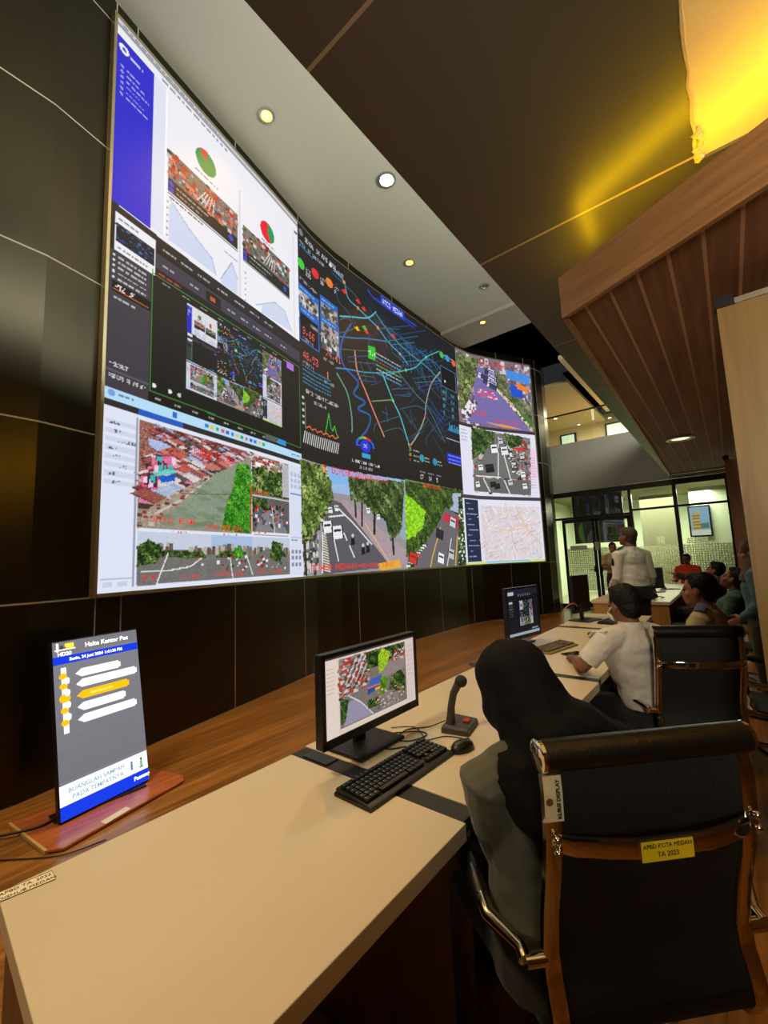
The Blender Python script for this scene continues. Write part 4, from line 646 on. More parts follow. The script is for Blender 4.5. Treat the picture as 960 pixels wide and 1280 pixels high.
# two street cameras, centre bottom
R.rect(2.62, 0, 5.255, 1.58, (150, 146, 150), 6); R.poly([(2.62, 1.54), (5.255, 1.635), (5.255, 1.2), (2.62, 1.2)], (150, 185, 225), 3); R.poly(D['sky1'], (130, 180, 235), 3)
R.poly(D['bldg1'], (150, 165, 190), 10); R.poly(D['road1'], (92, 90, 96), 4); R.poly(D['walk1'], (172, 150, 158), 8)
R.poly([(2.64, 0.02), (2.95, 0.02), (3.0, 0.75), (2.64, 0.8)], (150, 150, 150), 16); R.speck([(2.64, 0.02), (2.95, 0.02), (3.0, 0.75), (2.64, 0.8)], ((60, 62, 56), (200, 200, 200), (110, 106, 100)), 170, 0.035, 1.0)
for l in D['trunks1']: R.line(l, 0.045, (58, 48, 40))
R.foliage(D['treeL1'], ((40, 58, 22), (70, 90, 36), (100, 124, 54), (150, 170, 90), (190, 205, 150)), r=0.05); R.foliage(D['treeR1'], ((24, 40, 18), (40, 60, 26), (62, 84, 38), (96, 116, 64), (140, 160, 120)), r=0.05)
for l in D['trunks1'][2:4]: R.line(l, 0.06, (52, 44, 38))
for l in D['lanes1']: R.line(l, 0.025, (225, 225, 225))
(xa, ya), (xb, yb) = D['lanes1'][4]
for k in range(20): z = ya+(yb-ya)*k/20; R.line([(xa, z), (xa+0.12*(k+6)/20, z-0.03)], 0.016, (225, 222, 200))
R.line([(xa+1.0, ya+0.0), (4.7, 0.12)], 0.02, (215, 190, 110))
for i, ((x, y),) in enumerate(D['cars1']): k = (1, 1.15, .5, .5, .5, .5)[i]; R.car(x, y, 0.17*k, 0.2*k, (232, 234, 238), 0.12)
for (x, y), in D['motos1']: R.poly([(x-0.05, y-0.07), (x+0.05, y-0.06), (x+0.03, y+0.08), (x-0.03, y+0.08)], (30, 28, 34)); R.disc(x, y+0.08, 0.03, (200, 200, 210))
R.poly(D['yel1'], (226, 170, 60)); x, y = D['txt1'][0]; R.text(x-0.05, y, 0.10, 'JL DIPONEGORO', RED, 0.95); x, y = D['txt1b'][0]; R.text(x+0.03, y-0.02, 0.09, 'SIMPANG KANTOR POS', RED, 0.5)
x, y = D['txt1c'][0]; R.text(x, y, 0.085, 'DISHUB MEDAN', (240, 50, 45), 1.1); x, y = D['txt1d'][0]; R.text(x, y, 0.08, '24-06-2024 13:41', (240, 50, 45), 1.0)
R.rect(5.255, 0, 7.45, 1.66, (120, 130, 90), 14); R.foliage([(5.26, 0.02), (7.4, 0.02), (7.45, 1.66), (5.26, 1.62)], ((30, 54, 18), (46, 78, 26), (70, 106, 36), (100, 140, 54)), r=0.06)
R.poly(D['sky2'], (170, 180, 200), 4); R.foliage(D['treeA2'], ((34, 50, 20), (52, 76, 28), (78, 106, 40), (110, 140, 60)), r=0.05); R.foliage(D['lime2'], ((110, 180, 20), (140, 205, 30), (170, 230, 50), (90, 150, 20)), r=0.04)
R.poly(D['road2'], (106, 102, 106), 4); R.poly(D['red2'], (196, 50, 70), 6)
for i, l in enumerate(D['lanes2']): R.line(l, 0.04 if i < 2 else 0.03, (214, 170, 60) if i < 2 else (220, 220, 220))
R.poly(D['hedge2'], (70, 100, 50), 14); R.foliage(D['hedge2'], r=0.05); R.speck(D['hedge2'], ((225, 225, 220), (50, 50, 50)), 110, 0.03, 0.6)
(xa, ya), (xb, yb) = D['lanes2'][3]
for k in range(18): t = k/18; R.rect(xa+(xb-xa)*t-0.06, ya+(yb-ya)*t-0.03, xa+(xb-xa)*t+0.06, ya+(yb-ya)*t+0.01, (230, 230, 230) if k % 2 else (50, 50, 50))
for i, ((x, y),) in enumerate(D['cars2']): R.car(x, y, 0.2, 0.24, ((40, 42, 46), (235, 236, 240), (205, 206, 210), (200, 60, 50), (190, 195, 190))[i], -0.25)
x, y = D['txt2'][0]; R.text(x, y, 0.08, 'SLAMET RIYADI', RED, 0.8); x, y = D['txt2b'][0]; R.text(x, y, 0.09, 'DISHUB', RED)
# right column
R.rect(7.46, 3.24, 9.88, 5.06, (128, 110, 120), 16); R.speck([(7.5, 3.3), (9.85, 3.3), (9.85, 5.0), (7.5, 5.0)], ((210, 200, 205), (120, 80, 90), (90, 90, 120), (170, 150, 160)), 500, 0.05, 1.0)
R.foliage(D['treeG2'], ((50, 66, 40), (80, 96, 56), (120, 126, 90), (180, 160, 160)), r=0.06); R.poly(D['skyG'], (70, 140, 225), 5); R.poly(D['blueG'], (30, 80, 200), 12); R.poly(D['orG'], (236, 130, 30), 6); R.poly(D['roadG'], (118, 108, 168), 5); R.poly(D['lawnG'], (70, 120, 50), 10)
R.speck(D['kerbG'], ((236, 220, 220), (90, 70, 80), (214, 190, 120)), 140, 0.035, 0.9); R.speck(D['kerbG2'], ((236, 226, 230), (80, 70, 80)), 90, 0.05, 0.8); R.foliage(D['treeG'], ((56, 70, 40), (86, 100, 54), (124, 140, 80), (170, 180, 120)), r=0.06)
R.poly(D['redG'], (222, 60, 100), 10); R.speck(D['redG'], ((240, 200, 220), (150, 110, 160)), 30, 0.05)
for i, ((x, y),) in enumerate(D['carsG']): R.car(x, y, 0.14, 0.2, ((220, 214, 235), (70, 60, 110), (180, 170, 220))[i % 3], -0.3)
R.poly(D['yelG'], (240, 150, 60)); x, y = D['txtG'][0]; R.text(x, y, 0.11, 'DISHUB', RED); x, y = D['txtG2'][0]; R.text(x, y, 0.08, '24-06-2024', RED, 1.2); x, y = D['txtG3'][0]; R.text(x, y, 0.10, 'JL S PARMAN', RED, 0.9)
R.rect(7.44, 1.56, 9.88, 3.23, (226, 224, 240)); R.rect(7.44, 3.2, 9.88, 3.27, (60, 50, 46))
for k in range(4): R.scribble(7.5, 3.1-k*0.08, 7.7, 0.03, (140, 140, 160))
R.poly(D['camH'], (128, 124, 120), 14); R.speck(D['camH'], ((70, 68, 66), (190, 186, 182), (110, 96, 90), (50, 56, 44), (150, 60, 56)), 420, 0.045, 0.9); R.poly(D['roadH'], (112, 110, 108), 4); R.poly(D['roadH2'], (104, 102, 100), 5); R.foliage(D['treeH'], r=0.06); R.foliage(D['treeH2'], r=0.05); R.speck(D['walkH'], ((225, 225, 222), (70, 70, 70)), 90, 0.04)
for l in D['lanesH']: R.line(l, 0.03, (225, 225, 222))
for i, ((x, y),) in enumerate(D['carsH']): R.car(x, y, 0.2 if i < 3 else 0.13, 0.22 if i < 3 else 0.15, ((236, 238, 240), (226, 232, 232), (30, 32, 34), (200, 200, 205))[i % 4], 0.15)
(x, y), = D['redH']; R.poly([(x-0.25, y), (x+0.05, y+0.05), (x+0.25, y-0.02), (x, y-0.05)], (215, 50, 60)); R.poly(D['pinkH'], (236, 205, 226))
for k in range(12): R.scribble(9.55, 2.6-k*0.07, 9.8, 0.03, (200, 150, 180))
R.rect(7.4, 0, 9.88, 1.56, (226, 226, 240)); R.rect(7.4, 1.5, 9.88, 1.58, (70, 66, 76)); R.rect(7.46, 0.06, 7.95, 1.48, (38, 48, 74))
for k in range(11): R.scribble(7.52+0.06*(k % 2), 1.38-k*0.12, 7.66+0.12*(k % 3), 0.03, (190, 196, 215))
R.rect(8.02, 0.08, 9.8, 1.34, (222, 212, 218), 4); MP = [(8.02, 0.08), (9.8, 0.08), (9.8, 1.34), (8.02, 1.34)]
for x, y in R.inside(MP, 260):
    a = R.rg.choice([0.2, 1.77, 0.5, 2.1])+R.rg.normal(0, 0.1); l = R.rg.uniform(0.04, 0.16); c = ((236, 214, 200), (196, 186, 214), (206, 220, 214), (226, 180, 160), (184, 176, 196), (240, 240, 246))[int(R.rg.integers(6))]
    R.line([(x-l*math.cos(a), y-l*math.sin(a)), (min(9.8, x+l*math.cos(a)), y+l*math.sin(a))], 0.014, c)
for k in range(70):
    (x, y), = R.inside(MP, 1); R.disc(x, y, 0.035, ((200, 216, 196), (190, 206, 226), (236, 200, 190))[k % 3], al=0.6)
R.line([(9.1, 1.34), (9.3, 0.9), (9.8, 0.4)], 0.03, (226, 190, 150)); R.line([(8.02, 0.9), (8.9, 0.75), (9.8, 0.95)], 0.025, (230, 196, 170)); R.rect(7.4, 0.0, 9.88, 0.05, (200, 224, 130)); R.rect(8.1, 0.01, 9.4, 0.06, (150, 200, 226))
R.paste(R.a[::6, ::6].copy()*0.92, 0.776, 1.9, 2.21, 2.78)
vw = thing('video_wall', 'huge curved video wall showing traffic maps and street camera pictures', 'screen', (-4.3, 5.8, 1.29))
def wall_fn(X, Y):
    return np.stack([np.interp(X, SS, PL[:, 0])+4.3, np.interp(X, SS, PL[:, 1])-5.8, Y], 1)
LED = scr_mat('led wall', 1.0, 0.6)
i1, i2 = int(2.62/R.d), int(7.47/R.d)
picture('display_panel', R, wall_fn, LED, vw, 0, i1+1, 'left section with a browser page, a studio window and a river camera')
picture('display_panel', R, wall_fn, LED, vw, i1, i2+1, 'centre section with a dark traffic map above two street cameras')
picture('display_panel', R, wall_fn, LED, vw, i2, None, 'right section with a purple street, a junction camera and a pale city map')
fb = MB(); fr2 = MB(); H = 5.06
def offs(d, ext=0.0):
    q = []
    for i, p in enumerate(PL):
        t = PL[min(i+1, len(PL)-1)]-PL[max(i-1, 0)]; t = t/np.linalg.norm(t); nn = np.array([t[1], -t[0]])
        q.append(p+nn*d+(t*ext if i == len(PL)-1 else (-t*ext if i == 0 else 0)))
    return q
a = offs(-0.004); b = offs(-0.045)
fb.rings([[(p[0], p[1], 1.29), (p[0], p[1], 1.29+H), (r[0], r[1], 1.29+H), (r[0], r[1], 1.29)] for p, r in zip(a, b)]); fb.build('housing', mat('black cabinet', (20, 20, 20), 0.5), vw, True)
for z0, z1 in ((-0.028, -0.001), (H+0.001, H+0.02)):
    a = offs(0.012, 0.02); b = offs(-0.045, 0.02); fr2.rings([[(p[0], p[1], 1.29+z0), (p[0], p[1], 1.29+z1), (r[0], r[1], 1.29+z1), (r[0], r[1], 1.29+z0)] for p, r in zip(a, b)])
for i, sg in ((0, -1), (len(PL)-1, 1)):
    t = (PL[1]-PL[0] if i == 0 else PL[-1]-PL[-2]); t = t/np.linalg.norm(t); nn = np.array([t[1], -t[0]]); e = PL[i]
    q = [e+t*sg*0.002+nn*0.012, e+t*sg*0.028+nn*0.012, e+t*sg*0.028-nn*0.045, e+t*sg*0.002-nn*0.045]; fr2.prism([tuple(x) for x in q], 1.262, 1.29+H+0.02)
fr2.build('frame', mat('champagne aluminium trim', (190, 176, 140), 0.3, metal=0.85), vw, True)
# dark joints where the three facets of the screen meet
# ---------------------------------------------------------------- ceiling lights
def downlight(x, y, z, col, strength, power, label, r=0.06, lit=True, spotdeg=110):
    t = thing('ceiling_spotlight', label, 'light', (x, y, z))
    MB().lathe([(r, -0.002), (r*1.45, -0.004), (r*1.5, -0.012), (r*1.1, -0.018), (r*0.95, 0.012)], 24).build('trim_ring', mat('spotlight ring', (190, 185, 170), 0.35, metal=0.7), t, smooth=50)
    MB().lathe([(0.001, -0.006), (r*0.6, -0.010), (r*0.96, -0.004), (r*0.9, 0.0)], 20).build('lens', mat('lens %s %.1f' % (str(col), strength), (230, 230, 220), 0.4, emit=col, estr=strength) if lit else mat('unlit lens', (120, 120, 115), 0.3), t, smooth=50)
    if power:
        l = lamp('spot_beam', 'SPOT', (0, 0, -0.03), power, lin(col), 0.05, spot=spotdeg, blend=0.8); l.parent = t
    return t
YW = (255, 176, 50)
downlight(-3.60, 2.62, HT, YW, 9, E_WALLSPOT, 'warm glowing spotlight in the pale ceiling, nearest the camera')
downlight(-3.80, 5.68, HT, YW, 7, E_WALLSPOT, 'small warm spotlight in the pale ceiling above the traffic map')
downlight(-3.09, 4.17, HT, (235, 255, 240), 40, 150, 'bright white round spotlight by the dark soffit edge', r=0.085)
downlight(-3.11, 7.16, HT, YW, 0, 0, 'unlit spotlight in the pale ceiling beyond the white one', lit=False)
downlight(-3.65, 8.16, HT-0.08, YW, 10, 30, 'tiny warm spotlight on the far dropped step of the pale ceiling', r=0.05)
downlight(-3.45, -0.5, HT, YW, 30, 170, 'warm spotlight in the pale ceiling above the near end of the desk')
downlight(-0.34, 6.05, 2.752, (235, 240, 200), 1.2, 14, 'round downlight set in the reddish plank canopy', r=0.1, spotdeg=140)
for x, y, l in ((-4.43, 15.5, 'bright gallery spotlight behind the glass rail at the left'), (-4.0, 16.9, 'tiny gallery spotlight above the small windows'), (-2.95, 16.9, 'gallery spotlight above the right gallery window')):
    downlight(x, y, 6.29, (255, 240, 200), 25, 12, l, r=0.05)
# yellow cove strip lying on the canopy top behind the fascia
cv = thing('cove_light', 'yellow glowing light strip on top of the wooden canopy', 'light', (0.6, 1.95, 2.9))
a = Vector((-0.46, 2.41, 3.02)); b = Vector((2.83, 0.865, 3.02)); YC = mat('yellow led strip', (255, 210, 0), 0.5, emit=(255, 200, 0), estr=30)
MB().tube([a, b], 0.018, 8).build('led_strip', YC, cv, True); MB().tube([a+Vector((0.0, 0.0, 0)), a+Vector((0.0, 0.3, 0))], 0.012, 8).build('led_strip', YC, cv, True)
# ---------------------------------------------------------------- desks
TZ = 0.73
DTOP = mat('ivory desk laminate', (208, 196, 170), 0.34, var=0.03, scale=6)
DSIDE = wood('brown desk side', (92, 62, 40), (120, 84, 54), rough=0.5, axis=2)
DOAK = wood('yellow oak desk side', (160, 116, 58), (190, 144, 82), rough=0.45, axis=2)
BLK = mat('black plastic', (16, 16, 17), 0.38, var=0.15)
BLKM = mat('matt black strip', (20, 20, 22), 0.5)
def desk(label, x0, x1, y0, y1, name='desk', front=None, lcut=0.0, oak=False, group=None):
    t = thing(name, label, 'desk', ((x0+x1)/2, (y0+y1)/2, 0)); sm = DOAK if oak else DSIDE
    MB().prism([(x0, y0), (x1, y0-lcut), (x1, y1), (x0, y1)], TZ-0.045, TZ).build('worktop', DTOP, t, True, bevel=0.002)
    MB().box((x0+0.36 if not oak else (x0+x1)/2, y0+0.03, (TZ-0.047)/2), (0.66 if not oak else x1-x0-0.04, 0.03, TZ-0.047)).build('side_panel', sm, t, True)
    MB().box((x0+0.36 if not oak else (x0+x1)/2, y1-0.03, (TZ-0.047)/2), (0.66 if not oak else x1-x0-0.04, 0.03, TZ-0.047)).build('side_panel', sm, t, True)
    MB().box((x0+0.05, (y0+y1)/2, 0.40), (0.02, y1-y0-0.1, 0.56)).build('modesty_panel', sm, t, True)
    return t
d1 = desk('ivory desk nearest the camera, with a small sticker at its far left corner', -1.385, -0.64, 0.25, 1.095, lcut=0.04)
d2 = desk('ivory desk holding the keyboard and the gooseneck microphone', -1.40, -0.65, 1.175, 2.655)
d3 = desk('ivory desk carrying the second monitor, behind the woman in the black headscarf', -1.43, -0.67, 2.735, 4.44)
d4 = desk('short ivory desk under the far dark monitor, last of the desk row', -1.44, -0.76, 4.54, 5.57)
d5 = desk('long ivory table with oak sides near the glass partition', -1.75, -0.74, 7.12, 10.9, oak=True, name='meeting_table')
def strip(label, y0, y1, x0, x1):
    t = thing('cable_duct', label, 'cable duct', ((x0+x1)/2, (y0+y1)/2, 0.4))
    MB().box(((x0+x1)/2, (y0+y1)/2, TZ-0.02), (x1-x0, y1-y0-0.002, 0.036)).build('cover', BLKM, t, True)
    MB().box(((x0+x1)/2-0.05, (y0+y1)/2, 0.345), (x1-x0-0.1, y1-y0-0.01, 0.69)).build('leg_panel', BLKM, t, True)
    MB().box((x0+0.12, (y0+y1)/2, TZ+0.001), (0.13, y1-y0-0.02, 0.005)).build('outlet_flap', mat('dark grey flap', (38, 38, 40), 0.3), t, True)
    return t
strip('black cable duct strip across the desks under the near keyboard', 1.097, 1.173, -1.39, -0.65)
strip('black cable duct strip across the desks under the elbow of the seated man', 2.657, 2.733, -1.41, -0.66)
strip('black cable duct strip in front of the far dark monitor', 4.442, 4.538, -1.43, -0.72)
INK = mat('dark ink', (30, 28, 26), 0.7)
st = thing('desk_sticker', 'small cream asset sticker with dark print at the desk corner', 'sticker', (-1.345, 0.29, TZ))
MB().prism([(-1.383, 0.245), (-1.343, 0.243), (-1.325, 0.345), (-1.368, 0.348)], TZ+0.0003, TZ+0.0012).build('paper', mat('cream sticker', (236, 226, 196), 0.5), st, True)
MB().tube([(-1.383, 0.245, TZ+.0013), (-1.343, 0.243, TZ+.0013), (-1.325, 0.345, TZ+.0013), (-1.368, 0.348, TZ+.0013), (-1.383, 0.245, TZ+.0013)], 0.0008, 4).build('border', INK, st, True)
Ms = frame((-1.362, 0.297, TZ+0.0014), (0.14, 1, 0), (-1, 0.14, 0))
lettering('lettering', 'APBD TA. 2022', 0.0145, Ms, INK, st, True); lettering('lettering', 'DISHUB MEDAN', 0.0145, Matrix.Translation((0.019, 0, 0)) @ Ms, INK, st, True)

# ---------------------------------------------------------------- monitors
def monitor(name, label, A, B, z0, z1, ras, base, strength=0.8, bez=0.016, foot=(0.2, 0.24), cat='monitor', rest=TZ, back=-1):
    A = Vector((*A, 0)); B = Vector((*B, 0)); x = (B-A).normalized(); nrm = Vector((x.y, -x.x, 0))     # facing direction
    W = (B-A).length; H = z1-z0; t = thing(name, label, cat, (base[0], base[1], rest))
    M = Matrix(((x.x, nrm.x, 0, A.x), (x.y, nrm.y, 0, A.y), (0, 0, 1, z0), (0, 0, 0, 1)))
    MB().box((W/2, -0.02, H/2), (W, 0.034, H), M, bev=0.004).build('housing', mat('monitor plastic', (26, 27, 29), 0.35), t, True)
    b = MB(); d = 0.006
    for c, s in (((W/2, 0, H-bez/2), (W, d, bez)), ((W/2, 0, bez*0.9), (W, d, bez*1.8)), ((bez/2, 0, H/2), (bez, d, H)), ((W-bez/2, 0, H/2), (bez, d, H))): b.box(c, s, M)
    b.build('bezel', BLK, t, True)
    if ras is not None:
        o = M @ Vector((bez, -0.001, bez*1.8)); ex = x*((W-2*bez)/ras.w); ez = Vector((0, 0, (H-2.8*bez)/ras.h)); o = o-t.location
        picture('screen', ras, flatgrid(tuple(o), tuple(ex), tuple(ez)), scr_mat('monitor %.2f' % strength, strength, 0.25), t)
    else:
        MB().box((W/2, -0.001, H/2), (W-2*bez, 0.003, H-3*bez), M).build('screen', mat('dark switched off screen', (14, 15, 17), 0.15), t, True)
    bx = Matrix(((x.x, nrm.x, 0, base[0]), (x.y, nrm.y, 0, base[1]), (0, 0, 1, rest), (0, 0, 0, 1)))
    s = MB(); s.box((0, -0.035, (z0-rest+0.1)/2), (0.06, 0.02, z0-rest+0.1), bx, bev=0.004); s.build('neck', BLK, t, True)
    MB().box((0, 0.0, 0.007), (foot[0], foot[1], 0.013), bx, bev=0.004).build('foot', BLK, t, True)
    return t
m = Ras(1.2, 0.7, 0.005, (232, 214, 200), 11)
m.rect(0.0, 0.0, 0.14, 0.7, (238, 222, 208)); m.rect(0, 0.685, 1.2, 0.7, (60, 58, 60)); m.rect(1.08, 0.02, 1.2, 0.64, (226, 206, 200))
for k in range(7): m.scribble(0.02, 0.6-k*0.035, 0.1, 0.014, (150, 140, 130)); m.scribble(1.1, 0.6-k*0.05, 1.17, 0.012, (190, 130, 130))
m.rect(0.16, 0.05, 1.06, 0.66, (128, 118, 110), 12)
m.speck([(0.16, 0.3), (0.5, 0.35), (0.56, 0.66), (0.16, 0.66)], ((210, 205, 200), (70, 66, 60), (150, 140, 130), (190, 60, 50)), 420, 0.022)
for k in range(9): m.line([(0.2+k*0.03, 0.42), (0.34+k*0.03, 0.64)], 0.008, (220, 216, 210) if k % 2 else (60, 56, 52))
m.foliage([(0.5, 0.5), (1.0, 0.5), (1.05, 0.66), (0.5, 0.66)], r=0.02); m.foliage([(0.66, 0.42), (0.78, 0.45), (0.82, 0.6), (0.72, 0.66), (0.66, 0.6)], ((120, 170, 20), (160, 200, 30), (190, 220, 60), (90, 130, 20)), r=0.015)
m.poly([(0.62, 0.36), (1.05, 0.38), (1.05, 0.56), (0.82, 0.52)], (150, 136, 130), 8); m.speck([(0.85, 0.5), (1.05, 0.5), (1.05, 0.62), (0.9, 0.6)], ((220, 200, 190), (200, 60, 60), (90, 80, 76)), 60, 0.018)
m.poly([(0.48, 0.3), (0.7, 0.33), (0.7, 0.4), (0.55, 0.39)], (70, 100, 190)); m.poly([(0.5, 0.25), (0.66, 0.28), (0.66, 0.33), (0.5, 0.3)], (50, 80, 150), 10); m.rect(0.6, 0.27, 0.72, 0.29, (230, 180, 60)); m.rect(0.5, 0.31, 0.7, 0.32, (230, 120, 60))
m.poly([(0.2, 0.06), (0.55, 0.06), (0.52, 0.12), (0.36, 0.26), (0.26, 0.26)], (158, 150, 172), 5); m.line([(0.56, 0.06), (0.4, 0.22), (0.28, 0.3)], 0.012, (226, 220, 220)); m.foliage([(0.17, 0.08), (0.22, 0.1), (0.26, 0.28), (0.17, 0.3)], r=0.015); m.foliage([(0.5, 0.12), (0.66, 0.12), (0.64, 0.2), (0.5, 0.2)], r=0.015)
m.foliage([(0.66, 0.2), (0.74, 0.2), (0.78, 0.36), (0.68, 0.38)], ((60, 110, 20), (100, 150, 30), (130, 180, 50)), r=0.015); m.foliage([(0.8, 0.22), (1.04, 0.14), (1.04, 0.3), (0.98, 0.38), (0.82, 0.34)], r=0.018); m.poly([(0.68, 0.06), (0.98, 0.06), (0.88, 0.2), (0.74, 0.22)], (140, 130, 126), 8); m.speck([(0.6, 0.06), (1.05, 0.06), (1.0, 0.24), (0.65, 0.26)], ((210, 206, 200), (80, 70, 66), (190, 60, 50)), 90, 0.012)
monitor('monitor', 'near black monitor showing four street cameras on a pale desktop', (-1.128, 1.022), (-1.126, 1.578), 0.822, 1.135, m, (-1.205, 1.32), 0.85, foot=(0.26, 0.19))
m = Ras(1.2, 0.98, 0.012, (24, 27, 36), 12); m.rect(0, 0.86, 1.2, 0.98, (34, 40, 56)); m.rect(0.03, 0.86, 0.25, 0.93, (220, 224, 232)); m.rect(0.03, 0.55, 0.22, 0.72, (40, 44, 56)); m.rect(0.05, 0.68, 0.18, 0.73, (210, 215, 225))
for k in range(5): m.scribble(0.05, 0.62-k*0.05, 0.2, 0.02, (130, 140, 160))
for k in range(6): m.rect(0.42+k*0.09, 0.82, 0.46+k*0.09, 0.87, (120, 126, 146))
m.rect(0.36, 0.18, 1.02, 0.78, (20, 20, 24)); m.paste(R.a[::8, ::8].copy()*0.95, 0.44, 0.2, 0.96, 0.72); m.rect(0, 0.0, 1.2, 0.05, (190, 205, 220)); m.rect(0.9, 0.08, 1.15, 0.11, (150, 160, 180))
monitor('monitor', 'tall grey monitor showing the dark recording studio window, behind the headscarf', (-1.44, 3.29), (-1.352, 3.765), 0.775, 1.19, m, (-1.47, 3.52), 0.6, foot=(0.24, 0.2))
monitor('monitor', 'far dark monitor switched off, at the end of the desk row', (-1.39, 4.93), (-1.31, 5.27), 0.80, 1.205, None, (-1.30, 4.98), foot=(0.30, 0.22))

# ---------------------------------------------------------------- keyboards
KEY = mat('black key caps', (22, 22, 22), 0.45, var=0.2)
def keyboard(label, O, ang, L=0.45, D=0.155, body=None, keym=None, z=TZ, single=False):
    t = thing('keyboard', label, 'keyboard', (O[0], O[1], z), ang)     # local x along the length, y towards the screen
    b = MB(); b.prism([(-L/2, -D/2), (L/2, -D/2), (L/2, D/2), (-L/2, D/2)], 0.0, 0.011)
    b.rings([[(x, -D/2+0.004, 0.011), (x, D/2-0.004, 0.011), (x, D/2-0.006, 0.024), (x, -D/2+0.02, 0.014)] for x in (-L/2+0.004, L/2-0.004)])
    b.build('case', body or BLK, t, bevel=0.004)
    rows = [(0.055, 20), (0.033, 21), (0.014, 21), (-0.005, 21), (-0.024, 21), (-0.043, 17)]; kb = MB(); spots = []
    for j, (y, n_) in enumerate(rows):
        y -= 0.002; zz = 0.0155+0.010*(y+0.058)/0.13
        for i in range(21):
            x = -L/2+0.022+i*(L-0.044)/20
            if i == 14 or (i == 18 and j < 1) or (j == 4 and i in (15, 17)) or (j == 5 and 3 <= i <= 9 and i != 6): continue
            spots.append((x, y, zz+0.004, 7.8 if (j == 5 and i == 6) else 1.0))
    if single:
        k0 = MB().box((0, 0, 0), (0.0172, 0.0168, 0.008), bev=0.0015); nf = len(k0.f); k0.box((-0.003, 0.003, 0.0041), (0.0036, 0.0045, 0.0004)); km = k0.mesh('key'); km.materials.append(keym or KEY); km.materials.append(mat('grey legend print', (150, 148, 140), 0.6))
        for p in km.polygons: p.material_index = 1 if p.index >= nf else 0
        for x, y, z_, sx in spots[:100]:
            o = bpy.data.objects.new('key', km); COL.objects.link(o); o.parent = t; o.location = (x, y, z_); o.scale = (sx, 1, 1)
        spots = spots[100:]
    if spots:
        for x, y, z_, sx in spots: kb.box((x, y, z_), (0.0168*sx, 0.0165, 0.008))
        kb.build('keys', keym or KEY, t, kind='stuff')
    return t
keyboard('black full size keyboard in front of the near monitor', (-0.955, 1.21), math.radians(88.5), L=0.46, single=True)
keyboard('dark keyboard in front of the far dark monitor', (-1.03, 4.98), math.radians(82), L=0.44)
keyboard('tan coloured keyboard on the desk behind the black headscarf', (-1.13, 3.42), math.radians(80), L=0.44, body=mat('olive tan plastic', (120, 104, 66), 0.5), keym=mat('tan keys', (92, 80, 52), 0.5))
# mouse
t = thing('mouse', 'black computer mouse between the keyboard and the woman', 'mouse', (-0.865, 1.485, TZ), math.radians(75))
b = MB(); b.rings([[(math.cos(2*PI*i/16)*0.055*k, math.sin(2*PI*i/16)*0.031*k, h) for i in range(16)] for k, h in ((0.97, 0.001), (1, 0.010), (0.94, 0.02), (0.78, 0.029), (0.5, 0.035), (0.15, 0.037))]); b.build('shell', BLK, t, smooth=60)
MB().box((0.028, 0, 0.031), (0.02, 0.005, 0.012), bev=0.002).build('scroll_wheel', mat('grey rubber', (60, 60, 62), 0.6), t)
MB().tube([(-0.045, 0.026, 0.014), (0, 0.0308, 0.014), (0.045, 0.026, 0.014)], 0.0012, 6).build('edge_line', mat('yellow trim', (200, 170, 40), 0.4), t)
# desk microphone
MIC = mat('grey brown microphone plastic', (58, 52, 46), 0.45)
t = thing('microphone', 'dark grey desk microphone with a curved neck and a red button', 'microphone', (-0.975, 1.665, TZ), math.radians(12))
MB().prism([(-0.058, -0.078), (0.058, -0.078), (0.058, 0.078), (-0.058, 0.078)], 0.0, 0.020).rings([[(-0.058, -0.078, 0.02), (0.058, -0.078, 0.02), (0.058, 0.078, 0.02), (-0.058, 0.078, 0.02)], [(-0.05, -0.07, 0.034), (0.052, -0.07, 0.026), (0.052, 0.07, 0.026), (-0.05, 0.07, 0.034)]]).build('base', MIC, t, bevel=0.003)
MB().tube([(-0.03, -0.035, 0.025), (-0.026, -0.035, 0.06), (-0.022, -0.034, 0.10), (-0.01, -0.033, 0.15), (0.012, -0.03, 0.19)], [0.026, 0.021, 0.019, 0.019, 0.021], 14, flat=0.8).build('neck', MIC, t, smooth=60)
MB().ell((0.024, -0.026, 0.202), (0.026, 0.026, 0.025), 18, 12).build('capsule', mat('microphone mesh', (40, 38, 36), 0.6, bump=0.6, bscale=500), t, smooth=60)
MB().box((0.028, 0.01, 0.033), (0.026, 0.036, 0.01), bev=0.003).build('talk_button', mat('red button', (170, 40, 32), 0.4), t)
CB = mat('black cable rubber', (14, 14, 14), 0.45)
z = TZ+0.004
cable('microphone_cable', [(-1.045, 1.66, z+.015), (-1.09, 1.60, z), (-1.15, 1.52, z), (-1.13, 1.42, z), (-1.07, 1.44, z), (-1.05, 1.52, z), (-1.10, 1.53, z), (-1.20, 1.44, z)], 0.0024, CB, label='thin black cable looping from the microphone to the back of the near monitor', cat='cable')
cable('keyboard_cable', [(-1.035, 1.36, z+.012), (-1.06, 1.38, z), (-1.10, 1.33, z), (-1.17, 1.34, z), (-1.22, 1.43, z), (-1.26, 1.40, z)], 0.0024, CB, label='short black cable curling behind the near keyboard', cat='cable')
cable('mouse_cable', [(-0.89, 1.535, z+.006), (-0.91, 1.57, z), (-0.98, 1.55, z), (-1.02, 1.48, z), (-1.05, 1.50, z), (-1.14, 1.56, z), (-1.22, 1.50, z)], 0.002, CB, label='thin black cable running from the mouse past the keyboard', cat='cable')
cable('red_white_cable', [(-1.42, 4.62, TZ+.004), (-1.42, 4.62, TZ+.10), (-1.40, 4.72, TZ+.17), (-1.37, 4.85, TZ+.19), (-1.36, 4.95, TZ+.15)], 0.006, mat('pink white cable', (190, 120, 110), 0.4), label='pale red cable arching up beside the far dark monitor', cat='cable')
